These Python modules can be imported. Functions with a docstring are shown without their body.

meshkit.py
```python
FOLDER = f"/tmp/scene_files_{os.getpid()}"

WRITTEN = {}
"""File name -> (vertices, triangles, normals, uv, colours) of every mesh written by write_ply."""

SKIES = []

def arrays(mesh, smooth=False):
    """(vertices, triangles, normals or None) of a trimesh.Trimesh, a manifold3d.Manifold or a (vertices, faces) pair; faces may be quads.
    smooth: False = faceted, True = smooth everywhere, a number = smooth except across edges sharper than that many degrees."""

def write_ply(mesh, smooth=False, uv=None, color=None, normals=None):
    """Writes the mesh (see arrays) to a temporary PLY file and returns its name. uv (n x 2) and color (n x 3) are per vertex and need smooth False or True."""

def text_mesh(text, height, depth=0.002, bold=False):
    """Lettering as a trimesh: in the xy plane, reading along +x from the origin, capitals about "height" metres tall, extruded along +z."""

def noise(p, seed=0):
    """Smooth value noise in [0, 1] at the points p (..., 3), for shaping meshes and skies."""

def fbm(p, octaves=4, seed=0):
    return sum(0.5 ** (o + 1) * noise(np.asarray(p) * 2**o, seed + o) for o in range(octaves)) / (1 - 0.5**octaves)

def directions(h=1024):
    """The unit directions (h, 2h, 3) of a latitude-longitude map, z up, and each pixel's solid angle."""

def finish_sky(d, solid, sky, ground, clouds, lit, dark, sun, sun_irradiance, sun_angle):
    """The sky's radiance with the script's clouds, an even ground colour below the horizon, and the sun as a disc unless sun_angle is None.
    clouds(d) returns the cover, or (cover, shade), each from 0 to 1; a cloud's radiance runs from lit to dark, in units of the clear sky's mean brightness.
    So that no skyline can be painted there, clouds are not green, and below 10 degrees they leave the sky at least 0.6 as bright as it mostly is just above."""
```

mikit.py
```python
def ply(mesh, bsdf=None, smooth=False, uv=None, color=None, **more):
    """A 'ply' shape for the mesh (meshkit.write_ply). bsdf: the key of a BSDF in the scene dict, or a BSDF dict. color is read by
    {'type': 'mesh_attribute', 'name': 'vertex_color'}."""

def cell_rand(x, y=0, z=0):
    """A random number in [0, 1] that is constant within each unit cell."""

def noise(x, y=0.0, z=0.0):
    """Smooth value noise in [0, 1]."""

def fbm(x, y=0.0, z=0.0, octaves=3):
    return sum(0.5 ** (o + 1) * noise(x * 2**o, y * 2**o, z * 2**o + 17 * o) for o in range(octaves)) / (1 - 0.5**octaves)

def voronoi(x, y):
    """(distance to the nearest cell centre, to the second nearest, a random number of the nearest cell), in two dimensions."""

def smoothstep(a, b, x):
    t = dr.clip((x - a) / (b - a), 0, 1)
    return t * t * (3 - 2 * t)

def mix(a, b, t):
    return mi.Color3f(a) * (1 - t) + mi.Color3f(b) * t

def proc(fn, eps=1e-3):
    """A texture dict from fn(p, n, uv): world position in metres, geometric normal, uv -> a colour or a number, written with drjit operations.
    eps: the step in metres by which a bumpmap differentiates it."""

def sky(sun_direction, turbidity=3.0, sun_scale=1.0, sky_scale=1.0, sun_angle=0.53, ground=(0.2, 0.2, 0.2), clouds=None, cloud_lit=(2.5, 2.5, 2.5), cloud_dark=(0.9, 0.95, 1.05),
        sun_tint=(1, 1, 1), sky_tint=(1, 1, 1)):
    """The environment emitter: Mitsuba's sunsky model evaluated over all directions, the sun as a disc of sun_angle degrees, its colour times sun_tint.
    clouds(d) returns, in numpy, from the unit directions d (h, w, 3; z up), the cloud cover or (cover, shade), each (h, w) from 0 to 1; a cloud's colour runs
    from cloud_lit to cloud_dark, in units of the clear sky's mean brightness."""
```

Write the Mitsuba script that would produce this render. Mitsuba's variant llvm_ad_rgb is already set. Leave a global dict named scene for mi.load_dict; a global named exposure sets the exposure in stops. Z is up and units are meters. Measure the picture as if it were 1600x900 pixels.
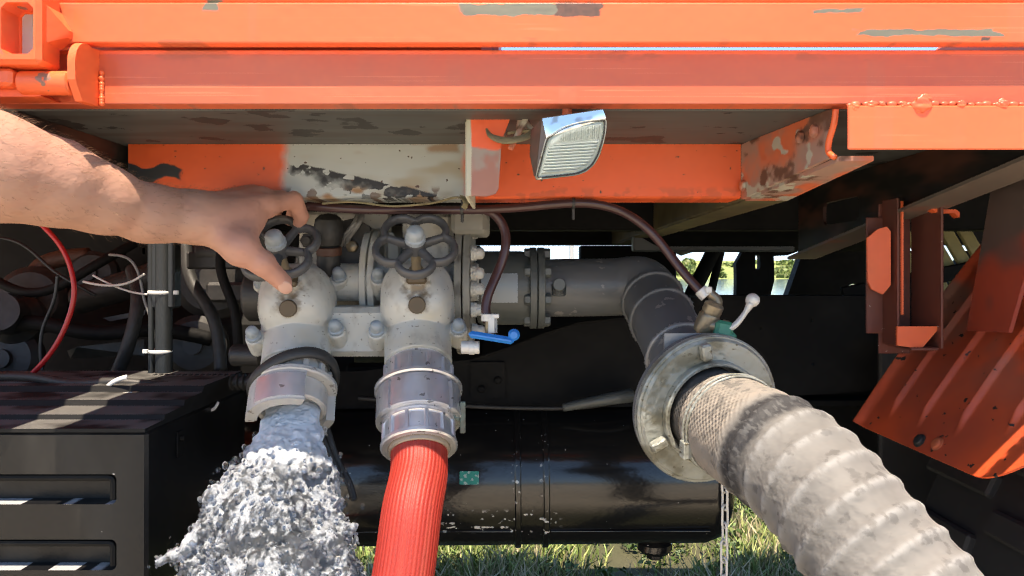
import math, random, numpy as np, trimesh, manifold3d as m3, drjit as dr, mitsuba as mi, mikit, meshkit
from mikit import proc, noise, fbm, voronoi, smoothstep, mix, cell_rand
from scipy.interpolate import CubicSpline

# ------------------------------------------------------------------ camera, daylight, exposure
H, F = 1.15, 1200.0                       # eye height above the grass (m); focal length in pixels of the 1600 px wide photograph
T4 = mi.ScalarTransform4f
scene, labels, used = {}, {}, set()
scene['camera'] = {'type': 'perspective', 'fov': 2 * math.degrees(math.atan(800 / F)), 'fov_axis': 'x', 'near_clip': 0.02, 'far_clip': 2000.0,
                   'principal_point_offset_y': 25 / 900.0, 'to_world': T4().look_at(origin=[0, 0, H], target=[0, 1, H], up=[0, 0, 1])}
SUN = (0.0, -math.cos(math.radians(68.3)), math.sin(math.radians(68.3)))
scene['daylight'] = mikit.sky(SUN, turbidity=3, ground=(0.22, 0.2, 0.16))
exposure = 3.0

# ------------------------------------------------------------------ helpers
random.seed(7)
RNG = np.random.default_rng(7)
def P(px, py, d):                          # the point at depth d that the photograph shows at pixel (px, py)
    return np.array([(px - 800) * d / F, d, H + (425 - py) * d / F])
def XZ(pts, d): return [((x - 800) * d / F, H + (425 - y) * d / F) for x, y in pts]
def unit(v): v = np.asarray(v, float); return v / np.linalg.norm(v)
def frame(o, z, x=(1, 0, 0)):              # local -> world, z along the given direction
    z = unit(z); x = np.asarray(x, float)
    if abs(unit(x) @ z) > .98: x = np.array([0, 0, 1.0]) if abs(z[2]) < .9 else np.array([0, 1.0, 0])
    x = unit(x - (x @ z) * z); M = np.eye(4)
    M[:3, 0], M[:3, 1], M[:3, 2], M[:3, 3] = x, np.cross(z, x), z, o
    return M
def put(mesh, M): m = mesh.copy(); m.apply_transform(M); return m
def cat(*ms): return trimesh.util.concatenate([m for m in ms])
def free(name):
    k, i = name, 1
    while k in scene or k in used: k = f'{name}_{i:03d}'; i += 1
    used.add(k); return k
def tag(k, label=None, category=None, group=None, kind=None):
    d = labels.setdefault(k, {})
    for n, v in (('label', label), ('category', category), ('group', group), ('kind', kind)):
        if v: d[n] = v
    return k
def thing(name, label, category, group=None): k = free(name); return tag(k, label, category, group)
def add(name, mesh, bsdf, parent=None, label=None, smooth=30, M=None, uv=None, color=None, kind=None, group=None, category=None, shape=None):
    k = free((parent + '__' if parent else '') + name)
    s = dict(shape) if shape else mikit.ply(mesh, bsdf, smooth=smooth, uv=uv, color=color)
    if M is not None: s['to_world'] = T4(np.asarray(M).tolist())
    scene[k] = s
    if label or kind or group or category: tag(k, label, category, group, kind)
    return k
def hull(pts):
    return trimesh.Trimesh(*(lambda m: (m.vert_properties[:, :3], m.tri_verts))(m3.Manifold.hull_points(np.asarray(pts, float)).to_mesh()), process=False)
def rbox(x0, x1, y0, y1, z0, z1, b=.002):  # chamfered box
    pts = []
    for sx in (0, 1):
        for sy in (0, 1):
            for sz in (0, 1):
                c = np.array([(x0, x1)[sx], (y0, y1)[sy], (z0, z1)[sz]]); s = np.array([1 - 2 * sx, 1 - 2 * sy, 1 - 2 * sz]) * b
                pts += [c + s * [1, 1, 0], c + s * [1, 0, 1], c + s * [0, 1, 1]]
    return hull(pts)
def tm(man): m = man.to_mesh(); return trimesh.Trimesh(m.vert_properties[:, :3], m.tri_verts, process=False)
def mani(mesh):
    mesh = trimesh.Trimesh(mesh.vertices, mesh.faces, process=True)
    return m3.Manifold(m3.Mesh(np.asarray(mesh.vertices, np.float32), np.asarray(mesh.faces, np.uint32)))
def prism(poly, h, M=None, holes=()):      # extrude a 2-D polygon along local z
    def ccw(p, want):
        p = np.asarray(p, float); a = np.sum(p[:, 0] * np.roll(p[:, 1], -1) - np.roll(p[:, 0], -1) * p[:, 1])
        return p if (a > 0) == want else p[::-1]
    m = tm(m3.Manifold.extrude(m3.CrossSection([ccw(poly, True)] + [ccw(q, False) for q in holes]), h))
    return m if M is None else put(m, M)
def plate_xz(pts, y0, y1, holes=()):       # polygon of (X, Z), thick along Y
    return prism(pts, y1 - y0, np.array([[1, 0, 0, 0], [0, 0, -1, y1], [0, 1, 0, 0], [0, 0, 0, 1.0]]), holes)
def plate_yz(pts, x0, x1, holes=()):       # polygon of (Y, Z), thick along X
    return prism(pts, x1 - x0, np.array([[0, 0, 1, x0], [1, 0, 0, 0], [0, 1, 0, 0], [0, 0, 0, 1.0]]), holes)
def pxplate(px, d, t, holes=()): return plate_xz(XZ(px, d), d, d + t, [XZ(q, d) for q in holes])
def circle(cx, cy, r, n=24, a0=0, a1=2 * math.pi):
    a = np.linspace(a0, a1, n, endpoint=abs(a1 - a0) < 6.28); return np.stack([cx + r * np.cos(a), cy + r * np.sin(a)], 1)
def rrect(x0, x1, y0, y1, r, n=5):
    out = []
    for cx, cy, a in ((x1 - r, y1 - r, 0), (x0 + r, y1 - r, 1), (x0 + r, y0 + r, 2), (x1 - r, y0 + r, 3)):
        out.append(circle(cx, cy, r, n, a * math.pi / 2, (a + 1) * math.pi / 2))
    return np.vstack(out)
def lathe(prof, n=48, closed=False, arc=None):   # profile of (r, z) round local z; closed = the profile is a loop (a ring)
    p = np.asarray(prof, float)
    if closed: p = np.vstack([p, p[:1]])
    a = np.arange(n) * 2 * math.pi / n
    v = np.stack([p[:, None, 0] * np.cos(a), p[:, None, 0] * np.sin(a), np.broadcast_to(p[:, None, 1], (len(p), n))], -1).reshape(-1, 3)
    i, j = np.meshgrid(np.arange(len(p) - 1), np.arange(n), indexing='ij')
    q = np.stack([i * n + j, i * n + (j + 1) % n, (i + 1) * n + (j + 1) % n, (i + 1) * n + j], -1).reshape(-1, 4)
    m = trimesh.Trimesh(v, np.vstack([q[:, [0, 1, 2]], q[:, [0, 2, 3]]]), process=False)
    m.merge_vertices(); m.update_faces(m.nondegenerate_faces()); m.fix_normals(); return m
def cyl(r, z0, z1, n=32, b=.001): return lathe([(0, z0), (r - b, z0), (r, z0 + b), (r, z1 - b), (r - b, z1), (0, z1)], n)
def ring(r0, r1, z0, z1, n=64, b=.001):
    return lathe([(r0 + b, z0), (r1 - b, z0), (r1, z0 + b), (r1, z1 - b), (r1 - b, z1), (r0 + b, z1), (r0, z1 - b), (r0, z0 + b)], n, True)
def sector(r0, r1, z0, z1, a0, a1, n=20):
    a = np.radians(np.linspace(a0, a1, n)); o = np.stack([np.cos(a), np.sin(a)], 1)
    m = prism(np.vstack([o * r1, o[::-1] * r0]), z1 - z0); m.apply_translation([0, 0, z0]); return m
def spline(pts, n=60, closed=False):
    p = np.asarray(pts, float)
    if closed: p = np.vstack([p, p[:1]])
    t = np.r_[0, np.cumsum(np.linalg.norm(np.diff(p, axis=0), axis=1))]
    return CubicSpline(t, p, bc_type='periodic' if closed else 'natural')(np.linspace(0, t[-1], n, endpoint=not closed))
def sweep(pts, r, n=12, closed=False, caps=True, rfun=None, up=None, flat=1.0, want_uv=False):
    p = np.asarray(pts, float); N = len(p)
    t = np.roll(p, -1, 0) - np.roll(p, 1, 0) if closed else np.gradient(p, axis=0)
    t /= np.linalg.norm(t, axis=1, keepdims=True) + 1e-12
    a = np.zeros_like(p); u = np.asarray(up if up is not None else ([0, 0, 1] if abs(t[0][2]) < .9 else [1, 0, 0]), float)
    for i in range(N):
        if up is not None and closed: u = np.asarray(up, float)
        u = unit(u - (u @ t[i]) * t[i]); a[i] = u
    b = np.cross(t, a); s = np.r_[0, np.cumsum(np.linalg.norm(np.diff(p, axis=0), axis=1))]
    th = np.arange(n) * 2 * math.pi / n
    R = np.broadcast_to(np.asarray(r, float).reshape(-1, 1) if np.ndim(r) else np.full((N, 1), r), (N, n))
    if rfun is not None: R = rfun(s[:, None], th[None, :], R)
    v = p[:, None] + R[..., None] * (np.cos(th)[None, :, None] * a[:, None] * flat + np.sin(th)[None, :, None] * b[:, None])
    v = v.reshape(-1, 3); K = N if closed else N - 1
    i, j = np.meshgrid(np.arange(K), np.arange(n), indexing='ij')
    q = np.stack([i * n + j, i * n + (j + 1) % n, ((i + 1) % N) * n + (j + 1) % n, ((i + 1) % N) * n + j], -1).reshape(-1, 4)
    f = np.vstack([q[:, [0, 1, 2]], q[:, [0, 2, 3]]])
    uv = np.stack([np.repeat(s, n), np.tile(th, N)], 1)
    if caps and not closed:
        c0, c1 = len(v), len(v) + 1; v = np.vstack([v, p[:1], p[-1:]]); k = np.arange(n); e = (N - 1) * n
        uv = np.vstack([uv, [[0, 0], [s[-1], 0]]])
        f = np.vstack([f, np.stack([(k + 1) % n, k, k * 0 + c0], 1), np.stack([e + k, e + (k + 1) % n, k * 0 + c1], 1)])
    m = trimesh.Trimesh(v, f, process=False)
    if m.volume < 0: m.faces = m.faces[:, ::-1]
    return (m, uv) if want_uv else m
def surfnet(fn, lo, hi, h):                # smooth iso-surface of fn(points) = 0 (negative inside)
    lo, hi = np.asarray(lo, float), np.asarray(hi, float); n = np.ceil((hi - lo) / h).astype(int) + 1
    g = np.stack(np.meshgrid(*[lo[k] + h * np.arange(n[k]) for k in range(3)], indexing='ij'), -1)
    val = fn(g.reshape(-1, 3)).reshape(n); val[val == 0] = 1e-9
    for k in range(3):
        sl = [slice(None)] * 3
        for e in (0, -1): sl[k] = e; val[tuple(sl)] = np.maximum(val[tuple(sl)], h)
    ins = val < 0; m = n - 1; acc = np.zeros((*m, 3)); cnt = np.zeros(m)
    for ax in range(3):
        o1, o2 = [k for k in range(3) if k != ax]
        for u in (0, 1):
            for w in (0, 1):
                s0 = [None] * 3; s0[ax] = slice(0, m[ax]); s0[o1] = slice(u, u + m[o1]); s0[o2] = slice(w, w + m[o2])
                s1 = list(s0); s1[ax] = slice(1, m[ax] + 1)
                a, b = val[tuple(s0)], val[tuple(s1)]; cr = (a < 0) != (b < 0)
                t = np.where(cr, a / np.where(cr, a - b, 1), 0); acc[..., ax] += t
                acc[..., o1] += u * cr; acc[..., o2] += w * cr; cnt += cr
    act = cnt > 0; idx = np.full(m, -1); idx[act] = np.arange(act.sum())
    cells = np.argwhere(act); v = lo + h * (cells + acc[act] / cnt[act][:, None]); F_ = []
    for ax in range(3):
        o1, o2 = [(1, 2), (2, 0), (0, 1)][ax]
        s0 = [slice(1, m[k]) for k in range(3)]; s0[ax] = slice(0, m[ax]); s1 = list(s0); s1[ax] = slice(1, m[ax] + 1)
        a, b = ins[tuple(s0)], ins[tuple(s1)]
        e = np.argwhere(a != b); flip = a[a != b]
        off = np.zeros(3, int); base = e + np.array([0 if k == ax else 1 for k in range(3)])
        def cell(du, dw): c = base.copy(); c[:, o1] -= du; c[:, o2] -= dw; return idx[c[:, 0], c[:, 1], c[:, 2]]
        q = np.stack([cell(1, 1), cell(0, 1), cell(0, 0), cell(1, 0)], 1); q[~flip] = q[~flip][:, ::-1]; F_.append(q)
    q = np.vstack(F_); q = q[(q >= 0).all(1)]
    return trimesh.Trimesh(v, np.vstack([q[:, [0, 1, 2]], q[:, [0, 2, 3]]]), process=False)
def soften(m, n, lam=.5, mu=-.52):         # smoothing without shrinking
    import scipy.sparse as ss
    e = m.edges_unique; N = len(m.vertices); A = ss.coo_matrix((np.ones(2 * len(e)), (np.r_[e[:, 0], e[:, 1]], np.r_[e[:, 1], e[:, 0]])), (N, N)).tocsr()
    deg = np.maximum(np.asarray(A.sum(1)).ravel(), 1)[:, None]; v = np.array(m.vertices)
    for i in range(2 * n): v = v + (lam if i % 2 == 0 else mu) * (A @ v / deg - v)
    m.vertices = v; return m
def smin(a, b, k): hh = np.clip(.5 + .5 * (b - a) / k, 0, 1); return b * (1 - hh) + a * hh - k * hh * (1 - hh)
def sd_cone(p, a, b, ra, rb):
    ba = b - a; t = np.clip(((p - a) @ ba) / (ba @ ba), 0, 1); return np.linalg.norm(p - a - t[:, None] * ba, axis=1) - (ra + (rb - ra) * t)
def sd_box(p, c, hs, r): q = np.abs(p - c) - (np.asarray(hs) - r); return np.linalg.norm(np.maximum(q, 0), axis=1) + np.minimum(q.max(1), 0) - r
def sd_cyl(p, a, ax, r, h0, h1, rd=.002):
    q = p - a; ax = unit(ax); z = q @ ax; rr = np.linalg.norm(q - z[:, None] * ax, axis=1)
    dx, dz = rr - r + rd, np.abs(z - (h0 + h1) / 2) - (h1 - h0) / 2 + rd
    return np.minimum(np.maximum(dx, dz), 0) + np.hypot(np.maximum(dx, 0), np.maximum(dz, 0)) - rd
def hexhead(r, h, dome=0): return hull([(rr * math.cos(a), rr * math.sin(a), z) for a in np.arange(6) * math.pi / 3 for rr, z in ((r, 0), (r, h * .8), (r * .9, h))] + ([(dome * r * math.cos(a), dome * r * math.sin(a), h * 1.25) for a in np.arange(8) * math.pi / 4] if dome else []))
def domebolt(r, h): return lathe([(0, 0), (r * 1.25, 0), (r * 1.25, h * .25), (r, h * .3), (r, h * .62), (r * .93, h * .78), (r * .7, h * .92), (r * .35, h * .99), (0, h)], 24)
def S(h): return [(c / 255 / 12.92 if c / 255 <= .04045 else ((c / 255 + .055) / 1.055) ** 2.4) for c in (int(h[i:i + 2], 16) for i in (0, 2, 4))]

# ------------------------------------------------------------------ materials
def mat(name, color, rough=.5, metal=0.0, bump=None, scale=.001, eps=1e-3, two=True, **kw):
    b = {'type': 'principled', 'base_color': proc(color) if callable(color) else {'type': 'rgb', 'value': list(map(float, color))},
         'roughness': proc(rough) if callable(rough) else float(rough), 'metallic': float(metal), **kw}
    if bump: b = {'type': 'bumpmap', 'arbitrary': proc(bump, eps), 'scale': float(scale), 'bsdf': b}
    scene[name] = {'type': 'twosided', 'bsdf': b} if two else b
def inside(v, a, b, s): return smoothstep(a - s, a + s, v) * (1 - smoothstep(b - s, b + s, v))
ORANGE, PRIMER, RUST = (.70, .112, .034), (.125, .12, .09), (.10, .05, .032)
def chips(p, s, thr, w=.03): return smoothstep(thr, thr + w, fbm(p.x * s, p.y * s, p.z * s, 4))
def rail_colour(p, n, uv):                 # orange paint of the drop side and the bed rail, with its worn places
    x, y = 800 + (p.x) * F / .752, 425 - (p.z - H) * F / .752
    g = fbm(p.x * 5, p.z * 14, p.y * 3, 3); c = mix(ORANGE, (.70, .13, .045), g)
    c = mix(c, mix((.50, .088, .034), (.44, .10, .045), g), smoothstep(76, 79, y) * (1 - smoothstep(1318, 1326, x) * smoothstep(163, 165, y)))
    dust = smoothstep(.45, .8, fbm(p.x * 3 + 4, p.z * 9, 1.0, 3)) * inside(y, 80, 160, 3)
    c = mix(c, (.46, .135, .065), dust * .7 * inside(x, 220, 1300, 120))
    run = smoothstep(.60, .78, noise(p.x * 55, p.z * 5, 2.0)) * smoothstep(.35, .6, fbm(p.x * 6, p.z * 10, 7.0, 3))
    c = mix(c, (.42, .12, .06), run * .35)
    c = mix(c, (.66, .24, .12), smoothstep(.80, .86, noise(p.x * 7 + p.z * 40, p.z * 900, 4.0)) * smoothstep(.5, .6, noise(p.x * 4, p.z * 30, 9.0)) * .25)
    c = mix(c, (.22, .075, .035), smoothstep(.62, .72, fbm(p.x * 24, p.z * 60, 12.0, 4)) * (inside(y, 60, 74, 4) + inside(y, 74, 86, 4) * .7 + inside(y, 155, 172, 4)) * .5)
    j = (fbm(p.x * 90, p.z * 160, 3.0, 3) - .5) * 16
    bare = inside(x + j * 2, 722, 878, 4) * inside(y + j * .5, 6, 24, 1) + inside(x + j * 3, 1264, 1356, 4) * inside(y + j * .4 + (x - 1310) * .03, 14, 20, 1.2) + inside(x + j * 3, 1346, 1566, 5) * inside(y + j * .35, 46, 56, 1.2)
    bare = dr.maximum(bare, inside(x + j, 318, 344, 3) * inside(y + j * .4, -4, 18, 3))
    bare = dr.maximum(bare, inside(y + j * .15, 158, 162, .5) * smoothstep(.52, .6, fbm(p.x * 30, 2.0, 5.0, 3)) * .7 * (1 - smoothstep(1310, 1320, x)))
    bare = dr.maximum(bare, chips(p, 60, .86, .02) * .5)
    c = mix(c, mix(PRIMER, (.16, .15, .11), noise(p.x * 40, p.z * 300)), dr.clip(bare, 0, 1))
    c = mix(c, mix((.12, .062, .042), (.085, .05, .036), noise(p.x * 400, p.z * 400)), inside(x + j * .8, 868, 940, 1.5) * inside(y + j * .3, 3, 26, 1))
    c = mix(c, RUST, inside(x + j, 1532, 1546, 2) * inside(y + j * .4, 57, 64, 1))
    return c
def wavy(p, n, uv): return fbm(p.x * 9, p.y * 9, p.z * 9, 2) + .12 * fbm(p.x * 120, p.y * 120, p.z * 120, 2)
mat('orange_rail_paint', rail_colour, .38, bump=wavy, scale=.0035, specular=.5)
def cross_colour(p, n, uv):                # longitudinal channel under the bed: orange, bare pale steel with a black peeled place between
    x, y = 800 + p.x * F, 425 - (p.z - H) * F
    j = (fbm(p.x * 45, p.y * 45, p.z * 45, 4) - .5) * 60
    c = mix((.62, .085, .016), (.56, .10, .03), fbm(p.x * 7, p.z * 20, 0.0, 3))
    pale = inside(x + j * .25, 444, 728, 9)
    pc = mix((.335, .36, .345), (.28, .255, .19), smoothstep(.55, .78, fbm(p.x * 12, p.z * 30, 3.0, 3)))
    pc = mix(pc, (.22, .13, .06), smoothstep(.55, .75, fbm(p.x * 25 + 9, p.z * 50, 1.0, 3)) * (inside(y, 290, 325, 8) + inside(y, 222, 238, 5) * .8))
    c = mix(c, pc, pale)
    edge = 252 + (x - 450) * .22
    blk = smoothstep(edge - 1, edge + 2, y + j * .12) * (1 - smoothstep(edge + 10, edge + 34, y + j * .95)) * inside(x + j * .2, 452, 700, 6)
    c = mix(c, (.012, .012, .012), blk * smoothstep(.42, .47, fbm(p.x * 75, p.z * 110, 2.0, 3)))
    c = mix(c, (.09, .05, .028), smoothstep(.56, .64, fbm(p.x * 50, p.z * 60, 8.0, 4)) * inside(y, 294, 330, 5) * (.25 + .55 * pale))
    tar = inside(x + j * .3, 198, 282, 3) * inside(y + j * .2 - dr.sin(x * .09) * 5, 260, 280, 1.5)
    c = mix(c, (.02, .022, .024), tar)
    c = mix(c, (.06, .03, .02), chips(p, 130, .79, .03))
    return c
mat('crossmember_paint', cross_colour, .5, bump=wavy, scale=.003)
def worn_colour(p, n, uv):                 # older orange paint gone pink-grey and rusty
    g = fbm(p.x * 16, p.y * 16, p.z * 16, 4)
    c = mix((.46, .11, .045), (.27, .17, .13), smoothstep(.4, .62, g))
    c = mix(c, (.33, .31, .25), smoothstep(.6, .68, fbm(p.x * 40 + 3, p.y * 40, p.z * 40, 3)))
    return mix(c, RUST, smoothstep(.58, .7, fbm(p.x * 30, p.y * 30 + 7, p.z * 30, 4)))
mat('worn_orange', worn_colour, .6, bump=wavy, scale=.004)
def orange2(p, n, uv):
    c = mix(ORANGE, (.62, .12, .03), fbm(p.x * 20, p.y * 20, p.z * 20, 3))
    return mix(c, PRIMER, chips(p, 45, .70, .02) * .8)
mat('orange_paint', orange2, .4, bump=wavy, scale=.003)
def red_orange(p, n, uv):
    c = mix((.62, .090, .026), (.44, .075, .034), smoothstep(.35, .7, fbm(p.x * 6, p.y * 6, p.z * 6, 4)))
    c = mix(c, (.22, .14, .10), smoothstep(.38, .62, fbm(p.x * 9 + 5, p.y * 9, p.z * 9, 4)) * .85 * smoothstep(.92, 1.14, p.z))
    return mix(c, (.03, .02, .018), chips(p, 90, .74, .02))
mat('mudguard_paint', red_orange, .5, bump=wavy, scale=.004)
def under_colour(p, n, uv):                # grimy underside of the bed
    g = fbm(p.x * 7, p.y * 12, 1.0, 4)
    c = mix((.040, .042, .040), (.082, .083, .078), g)
    c = mix(c, (.05, .040, .033), smoothstep(.45, .7, fbm(p.x * 4 + 3, p.y * 30, 2.0, 3)) * .6)
    return mix(c, (.02, .018, .016), smoothstep(.635, .67, fbm(p.x * 24, p.y * 26, 5.0, 4)) * .85)
mat('underside_steel', under_colour, .55, bump=wavy, scale=.004)
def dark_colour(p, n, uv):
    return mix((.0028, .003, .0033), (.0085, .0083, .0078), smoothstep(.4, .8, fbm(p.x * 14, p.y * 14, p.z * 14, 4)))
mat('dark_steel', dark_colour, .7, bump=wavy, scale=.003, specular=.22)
mat('outrigger_paint', lambda p, n, uv: mix((.014, .0135, .0125), (.07, .028, .018), smoothstep(.5, .72, fbm(p.x * 6, p.y * 6, p.z * 16, 4))), .45, bump=wavy, scale=.003)
def tank_colour(p, n, uv):
    x, y = 800 + p.x * F / 1.42, 425 - (p.z - H) * F / 1.42
    c = mix((.006, .006, .007), (.012, .0115, .011), fbm(p.x * 12, p.y * 12, p.z * 12, 3))
    ch = smoothstep(.66, .69, fbm(p.x * 110, p.y * 110, p.z * 110, 3)) * (inside(y, 800, 838, 5) * inside(x, 690, 870, 12) + inside(y, 690, 842, 10) * (inside(x, 802, 814, 3) + inside(x, 844, 858, 3) * .5))
    ch = dr.maximum(dr.clip(ch, 0, 1), chips(p, 130, .82, .02))
    return mix(c, (.5, .5, .48), ch)
mat('tank_paint', tank_colour, .14, bump=wavy, scale=.0012, specular=.6)
def box_colour(p, n, uv):
    g = smoothstep(.35, .75, fbm(p.x * 16, p.y * 16, p.z * 5, 4))
    c = mix((.006, .006, .0065), (.021, .020, .0185), g * smoothstep(-.44, -.54, p.x) + .12 * g)
    c = mix(c, (.30, .30, .31), smoothstep(.8, .95, n.z) * smoothstep(.50, .56, noise(p.x * 60 + 3, p.z * 60)) * (1 - smoothstep(.93, .94, p.z)))  # pale dust on the pocket ledges, patched to stand for sun patches
    return mix(c, (.30, .29, .27), chips(p, 70, .82, .02))
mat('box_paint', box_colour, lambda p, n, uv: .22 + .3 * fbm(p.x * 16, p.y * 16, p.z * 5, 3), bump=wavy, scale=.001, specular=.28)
STAINS = []                                # brown stains below the valve stems: (place, size)
def valve_colour(p, n, uv):
    c = mix((.47, .465, .42), (.38, .39, .375), fbm(p.x * 26, p.y * 26, p.z * 26, 4))
    c = mix(c, (.42, .38, .29), smoothstep(.5, .8, fbm(p.x * 18 + 6, p.y * 18, p.z * 18, 3)) * .7)
    c = mix(c, (.14, .12, .10), chips(p, 230, .73, .05) * .7)
    for s_, r_ in STAINS: c = mix(c, (.10, .07, .035), (1 - smoothstep(.25, 1.0, dr.norm(p - mi.Point3f(*s_)) / r_ + (fbm(p.x * 110, p.y * 110, p.z * 110, 3) - .5) * 1.1)) * .85)
    return mix(c, (.24, .22, .18), smoothstep(.56, .8, fbm(p.x * 55, p.y * 55, p.z * 30, 4)) * .6)
mat('valve_paint', valve_colour, .42, bump=lambda p, n, uv: fbm(p.x * 210, p.y * 210, p.z * 210, 3), scale=.0014)
mat('pump_paint', lambda p, n, uv: mix(mix((.27, .265, .23), (.15, .148, .13), fbm(p.x * 20, p.y * 20, p.z * 20, 4)), (.06, .055, .045), smoothstep(.57, .72, fbm(p.x * 40, p.y * 40, p.z * 24, 4)) * .8), .5)
mat('pump_dark', lambda p, n, uv: mix((.10, .11, .105), (.055, .06, .058), fbm(p.x * 20, p.y * 20, p.z * 20, 4)), .4)
mat('pipe_paint', lambda p, n, uv: mix(mix((.115, .118, .125), (.085, .09, .088), fbm(p.x * 12, p.y * 12, p.z * 12, 3)), (.2, .19, .18), chips(p, 70, .7, .05)), .38, bump=lambda p, n, uv: fbm(p.x * 130, p.y * 130, p.z * 130, 2), scale=.0005)
mat('weld_metal', (.22, .22, .22), .35, .3)
mat('stain_brown', (.07, .05, .028), .55)
def alu_colour(p, n, uv):
    c = mix((.80, .80, .82), (.60, .60, .62), fbm(p.x * 60, p.y * 60, p.z * 30, 3)); return mix(c, (.14, .13, .13), chips(p, 120, .70, .04) * .75)
mat('aluminium', alu_colour, lambda p, n, uv: .24 + .25 * fbm(p.x * 50, p.y * 50, p.z * 50, 3), .82)
mat('cast_aluminium', lambda p, n, uv: mix(mix((.50, .48, .43), (.40, .40, .39), fbm(p.x * 40, p.y * 40, p.z * 40, 3)), (.12, .1, .08), chips(p, 110, .67, .05) * .7), .45, .25)
mat('ring_metal', lambda p, n, uv: mix(mix((.28, .29, .26), (.15, .145, .11), smoothstep(.4, .7, fbm(p.x * 45, p.y * 45, p.z * 45, 4))), (.12, .11, .08), chips(p, 190, .70, .06)), .45, .35, bump=lambda p, n, uv: fbm(p.x * 220, p.y * 220, p.z * 220, 3), scale=.002)
mat('chrome', lambda p, n, uv: mix((.80, .81, .83), (.5, .45, .4), smoothstep(.6, .75, fbm(p.x * 70, p.y * 70, p.z * 70, 3))), .07, 1.0)
mat('wheel_plastic', lambda p, n, uv: mix((.040, .042, .047), (.07, .07, .07), fbm(p.x * 60, p.y * 60, p.z * 60, 3)), .42)
mat('nut_grey', (.25, .285, .31), .35)
mat('rubber', lambda p, n, uv: mix((.012, .012, .012), (.04, .04, .038), fbm(p.x * 50, p.y * 50, p.z * 50, 3)), .55)
mat('brown_hose', lambda p, n, uv: mix((.030, .012, .012), (.06, .028, .026), fbm(p.x * 40, p.y * 40, p.z * 40, 3)), .28)
mat('brass', lambda p, n, uv: mix((.28, .22, .13), (.18, .16, .13), fbm(p.x * 90, p.y * 90, p.z * 90, 3)), .4, .6)
mat('blue_paint', (.02, .16, .50), .35)
mat('green_paint', (.03, .16, .10), .45)
mat('pale_metal', (.52, .51, .48), .4, .2)
mat('red_tube', (.36, .012, .014), .3)
mat('white_plastic', (.62, .62, .60), .4)
mat('grey_plastic', (.17, .17, .165), .45)
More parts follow.
